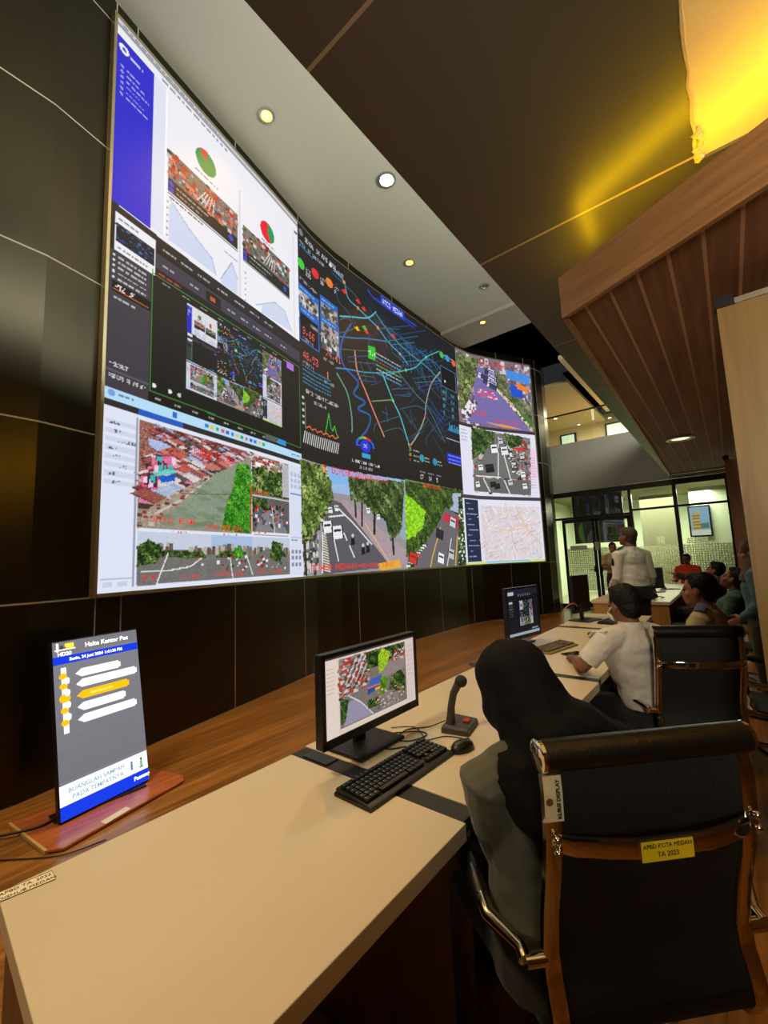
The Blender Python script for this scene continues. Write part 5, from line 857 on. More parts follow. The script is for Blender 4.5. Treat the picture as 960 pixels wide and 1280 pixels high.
# small things on the middle desk
t = thing('smartphone', 'black smartphone lying on the desk by the elbow of the seated man', 'phone', (-0.965, 3.29, TZ), math.radians(60)); MB().box((0, 0, 0.005), (0.15, 0.072, 0.009), bev=0.003).build('body', BLK, t); MB().box((0, 0, 0.0099), (0.142, 0.066, 0.0006)).build('screen', mat('phone glass', (10, 10, 12), 0.08), t)
t = thing('notebook', 'thin dark blue notebook with white pages at the back edge of the desk', 'notebook', (-1.345, 2.70, TZ+0.002), math.radians(70)); MB().box((0, 0, 0.0115), (0.20, 0.14, 0.003)).box((0, 0, 0.0025), (0.20, 0.14, 0.003)).build('cover', mat('dark blue cover', (26, 34, 56), 0.5), t); MB().box((0.002, 0.002, 0.007), (0.194, 0.134, 0.0058)).build('pages', PAPER, t)
t = thing('headset', 'black headset lying on the desk between the far monitor and the seated man', 'headset', (-0.93, 4.02, TZ), 0.3)
b = MB(); pts = [(0.085*math.cos(a), 0.085*math.sin(a), 0.02) for a in [i*PI/14-PI*0.1 for i in range(18)]]; b.tube(pts, 0.010, 8, rnd=True); b.build('headband', BLK, t, smooth=60)
for s_ in (0, -1): MB().ell((pts[s_][0], pts[s_][1], 0.028), (0.034, 0.02, 0.027), 14, 8).build('ear_cup', BLK, t, smooth=60)
MB().box((0.14, -0.02, 0.009), (0.13, 0.04, 0.014), bev=0.004).build('control_box', mat('dark navy plastic', (24, 26, 40), 0.4), t)
# far table things
def laptop(label, loc, rz, col):
    t = thing('laptop', label, 'laptop', loc, rz); MB().box((0, 0, 0.009), (0.33, 0.22, 0.016), bev=0.003).build('base', col, t); MB().box((0, 0.02, 0.0178), (0.28, 0.1, 0.0015)).build('keys', KEY, t)
    Mx = Matrix.Translation((0, 0.11, 0.014)) @ Matrix.Rotation(math.radians(-18), 4, 'X'); MB().box((0, 0, 0.11), (0.33, 0.008, 0.22), Mx, bev=0.002).build('lid', col, t); MB().box((0, -0.005, 0.112), (0.31, 0.001, 0.19), Mx).build('screen', mat('dim laptop screen', (30, 34, 40), 0.2), t)
    return t
laptop('open black laptop on the oak sided table, in front of the orange jacket', (-1.15, 8.75, TZ), math.radians(150), BLK)
laptop('small open laptop nearest the glass partition on the oak sided table', (-0.95, 9.5, TZ), math.radians(110), mat('grey laptop shell', (70, 70, 70), 0.4))
t = tag(MB().box((-1.35, 9.3, TZ+0.08), (0.2, 0.14, 0.16), bev=0.004).build('orange_box', mat('orange cardboard', (196, 96, 48), 0.6)), 'small orange cardboard box on the oak sided table beside the laptop', 'box')
t = thing('shoulder_bag', 'black shoulder bag lying on the near end of the oak sided table', 'bag', (-1.12, 7.5, TZ))
b = MB(); b.rings([[(math.cos(2*PI*i/16)*0.2*k, math.sin(2*PI*i/16)*0.13*k+0.02*math.sin(i), h+0.008*math.sin(i*2.3)) for i in range(16)] for k, h in ((0.92, 0.01), (1.02, 0.03), (1, 0.06), (0.85, 0.095), (0.4, 0.115))]); b.build('body', mat('black nylon', (18, 18, 20), 0.6, bump=0.4, bscale=40), t, smooth=60)
MB().tube([(0.17, -0.02, 0.03), (0.24, -0.07, 0.05), (0.28, -0.02, 0.025), (0.23, 0.03, 0.012)], 0.012, 8, flat=0.4).build('strap', MATS['black nylon'], t, smooth=60)
t = tag(MB().box((-1.05, 7.9, TZ+0.0015), (0.2, 0.28, 0.002)).box((-1.2, 8.3, TZ+0.0015), (0.21, 0.28, 0.002)).build('paper_sheet', PAPER), 'white sheets of paper on the oak sided table behind the bag', 'paper')

# ---------------------------------------------------------------- bus stop display on its board
t = thing('bus_stop_display', 'upright bus stop arrival display with white and orange arrow bars, standing on a wooden board', 'display', (-3.2, 1.08, 0.03))
BLp = Vector((-3.145, 0.825, 0.035)); BRp = Vector((-3.255, 1.345, 0.035)); lean = Vector((-0.98, -0.21, 0)).normalized()*0.185
up_ = (Vector((0, 0, 0.99))+lean); ex = (BRp-BLp); nrm = ex.cross(up_).normalized()
if nrm.x < 0: nrm = -nrm
G = Ras(0.53, 1.0, 0.0032, (108, 108, 114), 5)
for i in range(12): G.rect(0, 0.2+i*0.06, 0.53, 0.26+i*0.06, (102+i, 102+i, 108+i), 3)
Wt = (255, 255, 255); BL_ = (14, 52, 205)
G.rect(0, 0, 0.53, 0.075, BL_); G.rect(0, 0.075, 0.53, 0.185, (248, 252, 255)); G.rect(0, 0.862, 0.53, 0.91, BL_)
def arrow(y, x0, x1, col): G.rect(x0+0.035, y-0.024, x1-0.012, y+0.024, col); G.rect(x1-0.014, y-0.016, x1, y+0.016, col); G.poly([(x0, y), (x0+0.036, y+0.024), (x0+0.036, y-0.024)], col)
YO = (255, 176, 10)
for y, x1, c in ((0.79, 0.40, Wt), (0.725, 0.51, Wt), (0.655, 0.45, YO), (0.587, 0.42, Wt), (0.515, 0.49, Wt)): arrow(y, 0.12, x1, c)
G.rect(0.04, 0.46, 0.07, 0.84, Wt)
for y, r_ in ((0.79, .018), (0.73, .018), (0.66, .026), (0.59, .018), (0.52, .018)): G.disc(0.055 if r_ > .02 else 0.05, y, r_*1.2, YO, r_)
for y in (0.76, 0.69, 0.62, 0.55): G.disc(0.07, y, 0.016, Wt, 0.02)
G.rect(0.07, 0.945, 0.12, 0.985, (255, 214, 60)); G.rect(0.02, 0.94, 0.035, 0.99, Wt); G.rect(0.05, 0.955, 0.075, 0.965, (210, 40, 30)); G.rect(0.04, 0.945, 0.06, 0.975, (60, 60, 70)); G.rect(0.01, 0.945, 0.13, 0.952, Wt)
G.rect(0.415, 0.1, 0.43, 0.14, (90, 130, 150)); G.disc(0.422, 0.148, 0.008, (60, 110, 140)); G.rect(0.48, 0.1, 0.495, 0.14, (90, 170, 120)); G.disc(0.487, 0.148, 0.008, (20, 30, 30)); G.rect(0.47, 0.095, 0.5, 0.1, (40, 80, 60))
off = nrm*0.016
exn = ex/0.53; upn = up_/1.0
picture('screen', G, flatgrid(tuple(BLp+off-t.location), tuple(exn), tuple(upn)), scr_mat('bus stop lcd', 1.4, 0.3), t)
Mp = Matrix(((exn.x, upn.x, nrm.x, BLp.x), (exn.y, upn.y, nrm.y, BLp.y), (exn.z, upn.z, nrm.z, BLp.z), (0, 0, 0, 1)))
MB().box((0.265, 0.5, -0.006), (0.54, 1.01, 0.04), Mp, bev=0.004).build('housing', mat('dark display housing', (24, 24, 26), 0.4), t, True)
def glow(nm, c, s_): return mat(nm, c, 0.5, emit=c, estr=s_)
LW = glow('white screen letters', (255, 255, 255), 1.6); LT = glow('teal screen letters', (120, 165, 185), 0.9)
def tl(s_, x, y, size, m_, al='LEFT'): lettering('lettering', s_, size, Mp @ Matrix.Translation((x, y, 0.0172)), m_, t, True, align=al, bold=0.0006)
tl('Halte Kantor Pos', 0.185, 0.955, 0.040, LW); tl('HD20', 0.025, 0.922, 0.032, LW); tl('Senin, 24 Juni 2024 1:41:36 PM', 0.09, 0.885, 0.0265, LW); tl('BUANGLAH SAMPAH', 0.045, 0.146, 0.035, LT); tl('PADA TEMPATNYA', 0.065, 0.105, 0.035, LT); tl('Passeng', 0.43, 0.04, 0.034, LW)
tl('Halte Kantor Pos', 0.20, 0.655, 0.02, glow('orange bar letters', (255, 214, 120), 1.3))
bd = thing('display_board', 'reddish wooden base board lying on the floor under the bus stop display', 'board', (-3.15, 1.05, 0.0))
BO = [(-3.42, 0.66), (-2.93, 0.72), (-2.88, 0.78), (-3.06, 1.50), (-3.13, 1.53), (-3.40, 1.46)]
MB().prism(BO, 0.004, 0.022).build('board', wood('glossy reddish board', (150, 84, 50), (190, 112, 70), rough=0.25, axis=1), bd, True, bevel=0.006)
MB().box((-3.24, 1.06, 0.027), (0.12, 0.5, 0.009), Matrix.Identity(4), bev=0.002).build('foot_plate', mat('black steel foot', (20, 20, 20), 0.4), bd, True)
MB().prism([(-3.43, 0.65), (-2.93, 0.71), (-2.93, 0.725), (-3.43, 0.665)], 0.003, 0.021).build('edge_band', mat('yellowish edge band', (190, 160, 100), 0.5), bd, True)
MB().prism([(-2.98, 0.98), (-2.93, 0.99), (-2.98, 1.14), (-3.03, 1.13)], 0.0222, 0.0228).build('label', PAPER, bd, True)
cable('power_cable', [(-3.26, 1.0, 0.06), (-3.22, 0.82, 0.034), (-3.22, 0.72, 0.03), (-3.34, 0.55, 0.02), (-3.5, 0.4, 0.012)], 0.0065, CB, label='thick black power cable leading from behind the bus stop display to the wall', cat='cable')
cable('floor_cable', [(-3.5, 0.2, 0.006), (-3.2, 0.45, 0.006), (-2.95, 0.66, 0.006), (-2.84, 0.78, 0.006), (-2.80, 0.95, 0.006)], 0.0032, CB, label='thin dark cable on the floor in front of the display board', cat='cable')

# ---------------------------------------------------------------- office chairs
CHR = mat('polished chrome', (225, 215, 195), 0.08, metal=1.0, var=0.02); MESH = mat('black chair fabric', (9, 9, 9), 0.7, bump=0.25, bscale=180, var=0.2); LEA = mat('black chair leather', (18, 16, 13), 0.35, bump=0.15, bscale=120); PAD = mat('black arm pad', (16, 16, 16), 0.35)
PROF = [(-0.292, 1.030), (-0.300, 0.96), (-0.296, 0.87), (-0.278, 0.78), (-0.254, 0.69), (-0.240, 0.61), (-0.246, 0.56), (-0.262, 0.51), (-0.266, 0.47), (-0.245, 0.435), (-0.19, 0.42), (-0.08, 0.418), (0.06, 0.425), (0.15, 0.425), (0.20, 0.40)]
def chair(label, loc, rz, dz=0.0, stickers=False):
    t = thing('office_chair', label, 'chair', loc, rz, 'black and chrome office chairs'); w2 = 0.232
    pr = [(y, z_+dz) for y, z_ in PROF]
    for sx in (-1, 1):
        MB().bar([(sx*w2, y, z_) for y, z_ in pr], 0.022, 0.036, (1, 0, 0)).build('side_frame', CHR, t, smooth=50)
    rs = []; 
    for y, z_ in pr[:9]: rs.append([(-w2+0.014, y+0.002, z_), (w2-0.014, y+0.002, z_), (w2-0.014, y+0.014, z_+0.001), (-w2+0.014, y+0.014, z_+0.001)])
    MB().rings(rs).build('backrest', MESH, t, smooth=50)
    MB().rings([[(-w2+0.014, y, z_), (w2-0.014, y, z_), (w2-0.014, y, z_+0.02), (-w2+0.014, y, z_+0.02)] for y, z_ in pr[8:]]).build('seat', MESH, t, smooth=50)
    top = pr[0]; MB().tube([(-w2-0.012, top[0], top[1]), (w2+0.012, top[0], top[1])], 0.033, 20).build('head_roll', LEA, t, smooth=50)
    for sx in (-1, 1): MB().tube([(sx*(w2+0.010), top[0], top[1]), (sx*(w2+0.019), top[0], top[1]), (sx*(w2+0.021), top[0], top[1])], [0.034, 0.034, 0.026], 20).build('end_cap', CHR, t, smooth=40)
    zb = 0.862+dz; yb = -0.298
    br = [(-w2, yb, zb), (-w2+0.03, yb-0.022, zb), (-w2+0.10, yb-0.042, zb), (-0.08, yb-0.052, zb), (0.08, yb-0.052, zb), (w2-0.10, yb-0.042, zb), (w2-0.03, yb-0.022, zb), (w2, yb, zb)]
    MB().bar(br, 0.011, 0.036, (0, 0, 1)).build('back_brace', CHR, t, smooth=50) if False else MB().bar(br, 0.036, 0.011, (0, 1, 0)).build('back_brace', CHR, t, smooth=50)
    for sx in (-1, 1):
        b = MB()
        for dzz in (-0.013, 0.013): b.ell((sx*w2, yb-0.018, zb+dzz), (0.009, 0.009, 0.009), 12, 8)
        b.build('bolt', CHR, t, smooth=60)
        a = MB(); arm = [(sx*(w2+0.01), -0.240, 0.595+dz), (sx*(w2+0.058), -0.240, 0.595+dz)]; a.tube(arm, 0.015, 14); X = sx*(w2+0.055)
        X2 = sx*(w2+0.105)
        tub = [(X, -0.240, 0.597+dz), (X, -0.215, 0.607+dz), (X2, -0.15, 0.627+dz), (X2, -0.11, 0.636+dz)]; a.tube(tub, 0.0175, 14)
        a.tube([(X2, 0.10, 0.655+dz), (X2, 0.145, 0.648+dz), (X2, 0.165, 0.62+dz), (X2-sx*0.01, 0.165, 0.56+dz), (X2-sx*0.03, 0.14, 0.44+dz), (X2-sx*0.085, 0.10, 0.41+dz)], 0.010, 12)
        a.build('arm', CHR, t, smooth=50); MB().tube([(X2, -0.12, 0.630+dz), (X2, 0.0, 0.648+dz), (X2, 0.10, 0.657+dz), (X2, 0.14, 0.652+dz)], [0.021, 0.023, 0.023, 0.018], 16, rnd=True).build('arm_pad', PAD, t, smooth=60)
    MB().box((0, 0.0, 0.395+dz), (0.44, 0.06, 0.03), bev=0.006).box((0, 0.0, 0.365+dz), (0.16, 0.18, 0.04), bev=0.008).build('mechanism', BLK, t)
    MB().lathe([(0.026, 0.11), (0.026, 0.24+dz), (0.017, 0.245+dz), (0.017, 0.35+dz)], 18).build('gas_column', CHR, t, smooth=40)
    for k in range(5):
        an = k*2*PI/5+0.3; c_, s_ = math.cos(an), math.sin(an)
        l = MB().tube([(0.02*c_, 0.02*s_, 0.115), (0.16*c_, 0.16*s_, 0.10), (0.30*c_, 0.30*s_, 0.075)], [0.026, 0.019, 0.013], 10, flat=0.7, rnd=True).build('leg', CHR, t, smooth=50)
        cs = MB(); px, py = 0.30*c_, 0.30*s_
        for q in (-1, 1): cs.tube([(px-s_*q*0.012, py+c_*q*0.012, 0.031), (px-s_*q*0.026, py+c_*q*0.026, 0.031)], 0.028, 16)
        cs.tube([(px, py, 0.07), (px, py, 0.035)], 0.012, 8); cs.build('caster', BLK, l, smooth=40)
    return t
def at_top(cx, cy, rx, ry):      # chair origin from the middle of its head roll and its rightward direction
    r_ = Vector((rx, ry, 0)).normalized(); f_ = Vector((-r_.y, r_.x, 0)); o = Vector((cx, cy, 0))+f_*0.292; return (o.x, o.y, 0), math.atan2(-f_.x, f_.y)
lc, rz = at_top(-0.197, 1.133, 0.697, 0.717)
ch1 = chair('large black office chair in the foreground, with a yellow sticker on its chrome brace', lc, rz, dz=-0.012)
YS = mat('yellow sticker', (232, 206, 34), 0.45); zb = 0.850
sk = MB().box((-0.02, -0.3585, zb-0.003), (0.115, 0.002, 0.037)).build('sticker', YS, ch1)
Mx = frame((-0.02, -0.3600, zb+0.007), (1, 0, 0), (0, 0, 1)); lettering('lettering', 'APBD KOTA MEDAN', 0.0116, Mx, INK, sk); lettering('lettering', 'TA 2023', 0.0135, Matrix.Translation((0, 0, -0.016)) @ Mx, INK, sk)
sk = MB().rings([[(-0.251, y-0.0105, z_), (-0.211, y-0.0105, z_), (-0.211, y-0.0130, z_), (-0.251, y-0.0130, z_)] for y, z_ in ((-0.2975, 0.985), (-0.3005, 0.95), (-0.2985, 0.895))]).build('sticker', mat('ivory sticker', (222, 214, 176), 0.5), ch1)
Mx = frame((-0.221, -0.3145, 0.94), (0, 0.02, 1), (-1, 0, 0)); lettering('lettering', 'KURSI DISPLAY', 0.0115, Mx, INK, sk, bold=0.0003)
MB().ell((-0.241, -0.3135, 0.935), (0.008, 0.0006, 0.008), 12, 6).ell((-0.241, -0.3145, 0.935), (0.005, 0.0006, 0.005), 5, 4).build('emblem', mat('brown emblem', (110, 80, 40), 0.6), sk)
lc, rz = at_top(-0.200, 2.915, 0.88, 0.475)
ch2 = chair('black office chair behind the seated man in the white shirt', lc, rz, dz=-0.03); ch2.scale = (0.89, 1, 1)
MB().box((-0.232, -0.303, 0.85), (0.02, 0.002, 0.08)).build('sticker', MATS['ivory sticker'], ch2)
chair('office chair at the far right edge, beside the foreground chair', (0.42, 1.93, 0), math.radians(75))
chair("office chair of the man with the blue shoulder patch, beside the oak door", (-0.05, 3.93, 0), math.radians(75), dz=-0.03)
chair("office chair under the reclining man in the teal shirt", (-0.13, 6.05, 0), math.radians(82), dz=-0.03)
chair('office chair under the man in the dark jacket with outstretched arm', (-0.23, 7.85, 0), math.radians(85), dz=-0.03)
# ---------------------------------------------------------------- people
V = Vector
SKIN = mat('tan skin', (146, 100, 74), 0.5, var=0.06, scale=8); SKIND = mat('brown skin', (118, 78, 58), 0.5, var=0.06, scale=8); HAIR = mat('black hair', (9, 8, 8), 0.6, spec=0.25, bump=0.6, bscale=90, stretch=(1, 1, 0.3)); HAIRB = mat('greying brown hair', (58, 42, 32), 0.6, bump=0.5, bscale=80)
EYE = mat('dark eye', (18, 14, 12), 0.2); SHOE = mat('black leather shoe', (14, 13, 13), 0.25)
def cloth(name, c, rough=0.85): return mat(name, c, rough, var=0.10, scale=5, bump=0.35, bscale=14, sheen=0.15)
def remesh(mb, name, m, parent, vox, smooth=4, disp=0.0, dscale=0.12, label=None):
    me = mb.mesh('tmp'); o = bpy.data.objects.new('tmp', me); COL.objects.link(o)
    r = o.modifiers.new('r', 'REMESH'); r.mode = 'VOXEL'; r.voxel_size = vox; r.use_smooth_shade = True
    s = o.modifiers.new('s', 'SMOOTH'); s.factor = 0.5; s.iterations = smooth
    me2 = bpy.data.meshes.new_from_object(o.evaluated_get(bpy.context.evaluated_depsgraph_get()))
    bpy.data.objects.remove(o); bpy.data.meshes.remove(me)
    if disp:
        co = [v.co.copy() for v in me2.vertices]; no = [v.normal.copy() for v in me2.vertices]
        for v, c, n in zip(me2.vertices, co, no):
            q = c/dscale; f = noise.noise(V((q.x+q.z*0.8, q.y+q.z*0.5, q.z*1.6)))+0.5*noise.noise(q*2.3); v.co = c+n*f*disp
    me2.name = name; me2.materials.clear(); me2.materials.append(m)
    me2.transform((Matrix.Translation(parent.location) @ parent.rotation_euler.to_matrix().to_4x4()).inverted())
    for p in me2.polygons: p.use_smooth = True
    ob = bpy.data.objects.new(name, me2); COL.objects.link(ob); ob.parent = parent
    if label: ob['label'] = label
    return ob
def torso(mb, pts, R):       # pts: (centre, half width, half depth)
    P = [V(p[0]) for p in pts]; rs = []
    for i, (c, rx, ry) in enumerate(pts):
        t = (P[min(i+1, len(P)-1)]-P[max(i-1, 0)]).normalized(); x = V(R).normalized(); x = (x-t*x.dot(t)).normalized(); y = t.cross(x)
        rs.append([P[i]+x*rx*math.copysign(abs(math.cos(a))**0.8, math.cos(a))+y*ry*math.copysign(abs(math.sin(a))**0.9, math.sin(a)) for a in [2*PI*k/18 for k in range(18)]])
    mb.rings(rs)
def headM(c, yaw, pitch=0, roll=0, s=0.93):   # local +Y looks forward; yaw 0 looks along world +Y, positive turns left
    return Matrix.Translation(c) @ Matrix.Rotation(yaw, 4, 'Z') @ Matrix.Rotation(pitch, 4, 'X') @ Matrix.Rotation(roll, 4, 'Y') @ Matrix.Scale(s, 4)
def add_head(mb, M):
    mb.ell((0, -0.012, 0.035), (0.076, 0.096, 0.094), 20, 12, M); mb.ell((0, 0.022, -0.03), (0.062, 0.070, 0.088), 18, 12, M); mb.ell((0, 0.062, -0.092), (0.026, 0.026, 0.022), 12, 8, M)
    mb.tube([(0, 0.085, 0.018), (0, 0.099, -0.012), (0, 0.104, -0.030)], [0.010, 0.012, 0.015], 10, M, rnd=True); mb.ell((0, 0.092, -0.036), (0.021, 0.013, 0.010), 10, 6, M)
    mb.ell((0, 0.088, -0.060), (0.026, 0.012, 0.007), 12, 6, M); mb.ell((0, 0.086, -0.071), (0.022, 0.012, 0.008), 12, 6, M); mb.ell((0, 0.074, 0.024), (0.055, 0.020, 0.010), 12, 6, M)
    for s in (-1, 1): mb.ell((s*0.078, -0.006, -0.008), (0.010, 0.020, 0.032), 10, 8, M); mb.ell((s*0.045, 0.060, -0.03), (0.022, 0.02, 0.022), 10, 8, M)
def add_hand(mb, w, d, nrm, side=1, curl=0.5, s=1.0):
    d = V(d).normalized(); n = V(nrm); n = (n-d*n.dot(d)).normalized(); x = d.cross(n)*side; w = V(w)
    p = lambda a, b, c: w+(x*a+d*b+n*c)*s
    mb.rings([[p(0.042*math.cos(t)*k, b, 0.014*math.sin(t)) for t in [2*PI*i/12 for i in range(12)]] for b, k in ((-0.01, 0.6), (0.02, 0.8), (0.06, 1.0), (0.088, 0.95))])
    for i, (a, L) in enumerate(((-0.032, 0.062), (-0.011, 0.074), (0.010, 0.070), (0.031, 0.056))):
        c1 = curl*0.6; c2 = curl*1.3; b0 = 0.082
        q = [(a, b0-0.02, 0), (a, b0+L*0.45*math.cos(c1), -L*0.45*math.sin(c1)), (a, b0+L*0.45*math.cos(c1)+L*0.55*math.cos(c2), -L*0.45*math.sin(c1)-L*0.55*math.sin(c2))]
        mb.tube([p(*k) for k in q], [0.0088*s, 0.0082*s, 0.007*s], 8, rnd=True)
    mb.tube([p(-0.03, 0.015, -0.004), p(-0.058, 0.045, -0.012), p(-0.062, 0.078, -0.020)], [0.013*s, 0.0105*s, 0.009*s], 8, rnd=True)
def limb(mb, pts, r): mb.tube(pts, r, 12, rnd=True)
def person(label, J, yaw, skin=SKIN, top=None, sleeve='long', bottom=None, hair=HAIR, headrot=(0, 0), vox=0.009, group=None, fat=1.0, legs=True, heads=0.93, hands=(1, 1), name='person'):
    # J: joints in metres; R the person's own right
    R = V((math.cos(yaw), math.sin(yaw), 0)); F = V((-math.sin(yaw), math.cos(yaw), 0)); K = {k: V(v) for k, v in J.items()}
    base = (K['pel'].x, K['pel'].y, 0); t = thing(name, label, 'person', base, yaw)
    M = headM(K['hea'], yaw+headrot[0], headrot[1], headrot[2] if len(headrot) > 2 else 0, heads); nb = M @ V((0, -0.025, -0.06))
    for s in 'LR':      # keep the shoulder line sensible when not given
        sg = 1 if s == 'R' else -1
        if 'sh'+s not in K: K['sh'+s] = K['nec']+R*sg*0.185-V((0, 0, 0.075))
        if 'hi'+s not in K: K['hi'+s] = K['pel']+R*sg*0.09
    ch = (K['shL']+K['shR'])/2; wai = K['pel'].lerp(ch, 0.45)+F*0.012
    def trunk(mb, g):
        torso(mb, [(K['pel']-V((0, 0, 0.06)), (0.150+g)*fat, (0.105+g)*fat), (K['pel']+V((0, 0, 0.04)), (0.160+g)*fat, (0.115+g)*fat), (wai, (0.148+g)*fat, (0.112+g)*fat), (K['pel'].lerp(ch, 0.75)+F*0.02, 0.165+g, 0.118+g), (ch-V((0, 0, 0.02)), 0.160+g, 0.100+g), (ch.lerp(K['nec'], 0.55), 0.105+g, 0.075+g), (K['nec'], 0.058+g, 0.056+g)], R)
    b = MB(); trunk(b, -0.012); add_head(b, M); limb(b, [ch.lerp(K['nec'], 0.6), K['nec'], nb], [0.064, 0.055, 0.052])
    for i, s in enumerate('LR'):
        limb(b, [K['nec'].lerp(K['sh'+s], 0.5), K['sh'+s], K['sh'+s].lerp(K['el'+s], 0.5), K['el'+s]], [0.05, 0.052, 0.044, 0.038]); limb(b, [K['el'+s], K['el'+s].lerp(K['wr'+s], 0.35), K['wr'+s]], [0.038, 0.038, 0.026])
        if hands[i]: add_hand(b, K['wr'+s], K['wr'+s]-K['el'+s], K.get('hn'+s, V((0, 0, 1))), side=1 if s == 'R' else -1)
        if legs: limb(b, [K['hi'+s], K['kn'+s], K['kn'+s].lerp(K['an'+s], 0.35), K['an'+s]], [0.075, 0.054, 0.052, 0.036]); limb(b, [K['an'+s], K['an'+s]+K.get('to'+s, F)*0.13-V((0, 0, 0.035))], [0.036, 0.03])
    remesh(b, 'body', skin, t, vox, 3)
    e = MB()
    for s in (-1, 1): e.ell((s*0.031, 0.081, 0.001), (0.013, 0.010, 0.008), 10, 6, M)
    e.build('eyes', EYE, t, True, smooth=60)
    if top:
        b = MB(); trunk(b, 0.004)
        for s in 'LR':
            limb(b, [K['nec'].lerp(K['sh'+s], 0.45)-V((0, 0, 0.01)), K['sh'+s], K['sh'+s].lerp(K['el'+s], 0.55)], [0.062, 0.070, 0.062])
            if sleeve == 'long': limb(b, [K['sh'+s].lerp(K['el'+s], 0.5), K['el'+s], K['el'+s].lerp(K['wr'+s], 0.92)], [0.062, 0.056, 0.042])
            else: b.tube([K['sh'+s].lerp(K['el'+s], 0.4), K['sh'+s].lerp(K['el'+s], 0.78)], [0.063, 0.064], 14)
        remesh(b, 'shirt', top, t, vox, 3, disp=0.006, dscale=0.09)
        c = MB(); c.tube([K['nec']-V((0, 0, 0.02)), K['nec']+V((0, 0, 0.022))], [0.070, 0.060], 18); c.build('collar', top, t, True, smooth=60)
    if bottom and legs:
        b = MB(); torso(b, [(K['pel']-V((0, 0, 0.09)), 0.162*fat, 0.120*fat), (K['pel']+V((0, 0, 0.03)), 0.168*fat, 0.124*fat), (K['pel']+V((0, 0, 0.075)), 0.165*fat, 0.122*fat)], R)
        for s in 'LR': limb(b, [K['hi'+s], K['hi'+s].lerp(K['kn'+s], 0.5), K['kn'+s], K['kn'+s].lerp(K['an'+s], 0.6)], [0.096, 0.088, 0.072, 0.064]); b.tube([K['kn'+s].lerp(K['an'+s], 0.5), K['an'+s]-V((0, 0, 0.02))], [0.064, 0.058], 14)
        remesh(b, 'trousers', bottom, t, vox, 3, disp=0.005)
    if legs:
        for s in 'LR':
            d = K.get('to'+s, F); a = K['an'+s]; b = MB(); limb(b, [a-d*0.055-V((0, 0, a.z-0.045)), a+d*0.05-V((0, 0, a.z-0.040)), a+d*0.15-V((0, 0, a.z-0.032))], [0.042, 0.042, 0.032]); b.build('shoe', SHOE, t, True, smooth=60)
    if hair is not None:
        b = MB(); b.ell((0, -0.022, 0.045), (0.083, 0.096, 0.094), 22, 14, M); b.ell((0, -0.058, -0.012), (0.070, 0.055, 0.070), 16, 10, M); b.ell((0, 0.030, 0.095), (0.058, 0.050, 0.034), 14, 8, M)
        remesh(b, 'hair', hair, t, 0.007, 1, disp=0.004, dscale=0.02)
    return t, K, M, R, F
# woman in the foreground chair
OLV = cloth('grey green jacket cloth', (86, 88, 74)); DOL = cloth('dark olive trousers', (44, 41, 34)); HIJ = mat('black headscarf cloth', (11, 12, 16), 0.8, bump=0.3, bscale=14, spec=0.2)
ya = math.radians(62)
J = dict(pel=(-.455, 1.19, .50), nec=(-.45, 1.17, .965), hea=(-.515, 1.195, 1.085), shL=(-.545, 1.035, .885), shR=(-.37, 1.33, .89), elL=(-.555, 1.14, .665), wrL=(-.66, 1.32, .61), elR=(-.50, 1.46, .66), wrR=(-.69, 1.45, .62), hiL=(-.48, 1.13, .47), hiR=(-.41, 1.29, .48), knL=(-.80, 1.30, .49), knR=(-.78, 1.50, .50), anL=(-.86, 1.26, .10), anR=(-.84, 1.52, .10), toL=V((-0.95, 0.3, 0)), toR=V((-0.9, 0.4, 0)))
tA, K, M, R_, F_ = person('person in a black headscarf and grey green jacket seated in the foreground office chair', J, ya, top=OLV, bottom=DOL, hair=None, headrot=(0.15, -0.15, -0.05), vox=0.007)
b = MB(); b.ell((0, 0.0, 0.036), (0.100, 0.128, 0.106), 22, 14, M); b.ell((0, 0.02, -0.045), (0.092, 0.112, 0.095), 18, 12, M)
nk = V(K['nec'])
torso(b, [(M @ V((0, -0.02, 0.02)), 0.09, 0.10), (M @ V((0, -0.045, -0.08)), 0.105, 0.110), (nk+V((0.03, 0, 0.015)), 0.140, 0.120), (nk+V((0.07, 0.005, -0.045)), 0.200, 0.130), (nk+V((0.085, 0.01, -0.10)), 0.200, 0.115), (nk+V((0.07, 0.03, -0.16)), 0.165, 0.095)], R_)
b.rings([[nk+V(p) for p in r] for r in (((-0.06, -0.135, 0.01), (0.02, -0.17, 0.0), (0.16, -0.02, -0.03), (0.05, 0.02, 0.0)), ((-0.045, -0.165, -0.06), (0.02, -0.195, -0.07), (0.18, -0.03, -0.12), (0.08, 0.03, -0.08)), ((0.0, -0.155, -0.14), (0.05, -0.165, -0.15), (0.13, -0.06, -0.2), (0.10, 0.03, -0.18)), ((0.03, -0.12, -0.21), (0.05, -0.13, -0.22), (0.11, -0.08, -0.25), (0.09, -0.04, -0.24)))])
hj = remesh(b, 'headscarf', HIJ, tA, 0.008, 5, disp=0.010, dscale=0.10, label='black headscarf')
# open the hood at the face
me = hj.data; bm = bmesh.new(); bm.from_mesh(me); Mi = M.inverted() @ (Matrix.Translation(tA.location) @ tA.rotation_euler.to_matrix().to_4x4())
dl = [v for v in bm.verts if (lambda q: q.y > 0.075 and (q.x/0.062)**2+((q.z+0.0)/0.092)**2 < 1)(Mi @ v.co)]
bmesh.ops.delete(bm, geom=dl, context='VERTS'); bm.to_mesh(me); bm.free()
hj.modifiers.new('thick', 'SOLIDIFY').thickness = 0.003
MB().tube([K['anL']+V((0.03, -0.045, -0.05)), K['anL']+V((-0.05, -0.035, -0.05))], 0.012, 8, rnd=True).build('pink_shoe_trim', mat('dusty pink leather', (150, 96, 100), 0.5), tA, True, smooth=60)
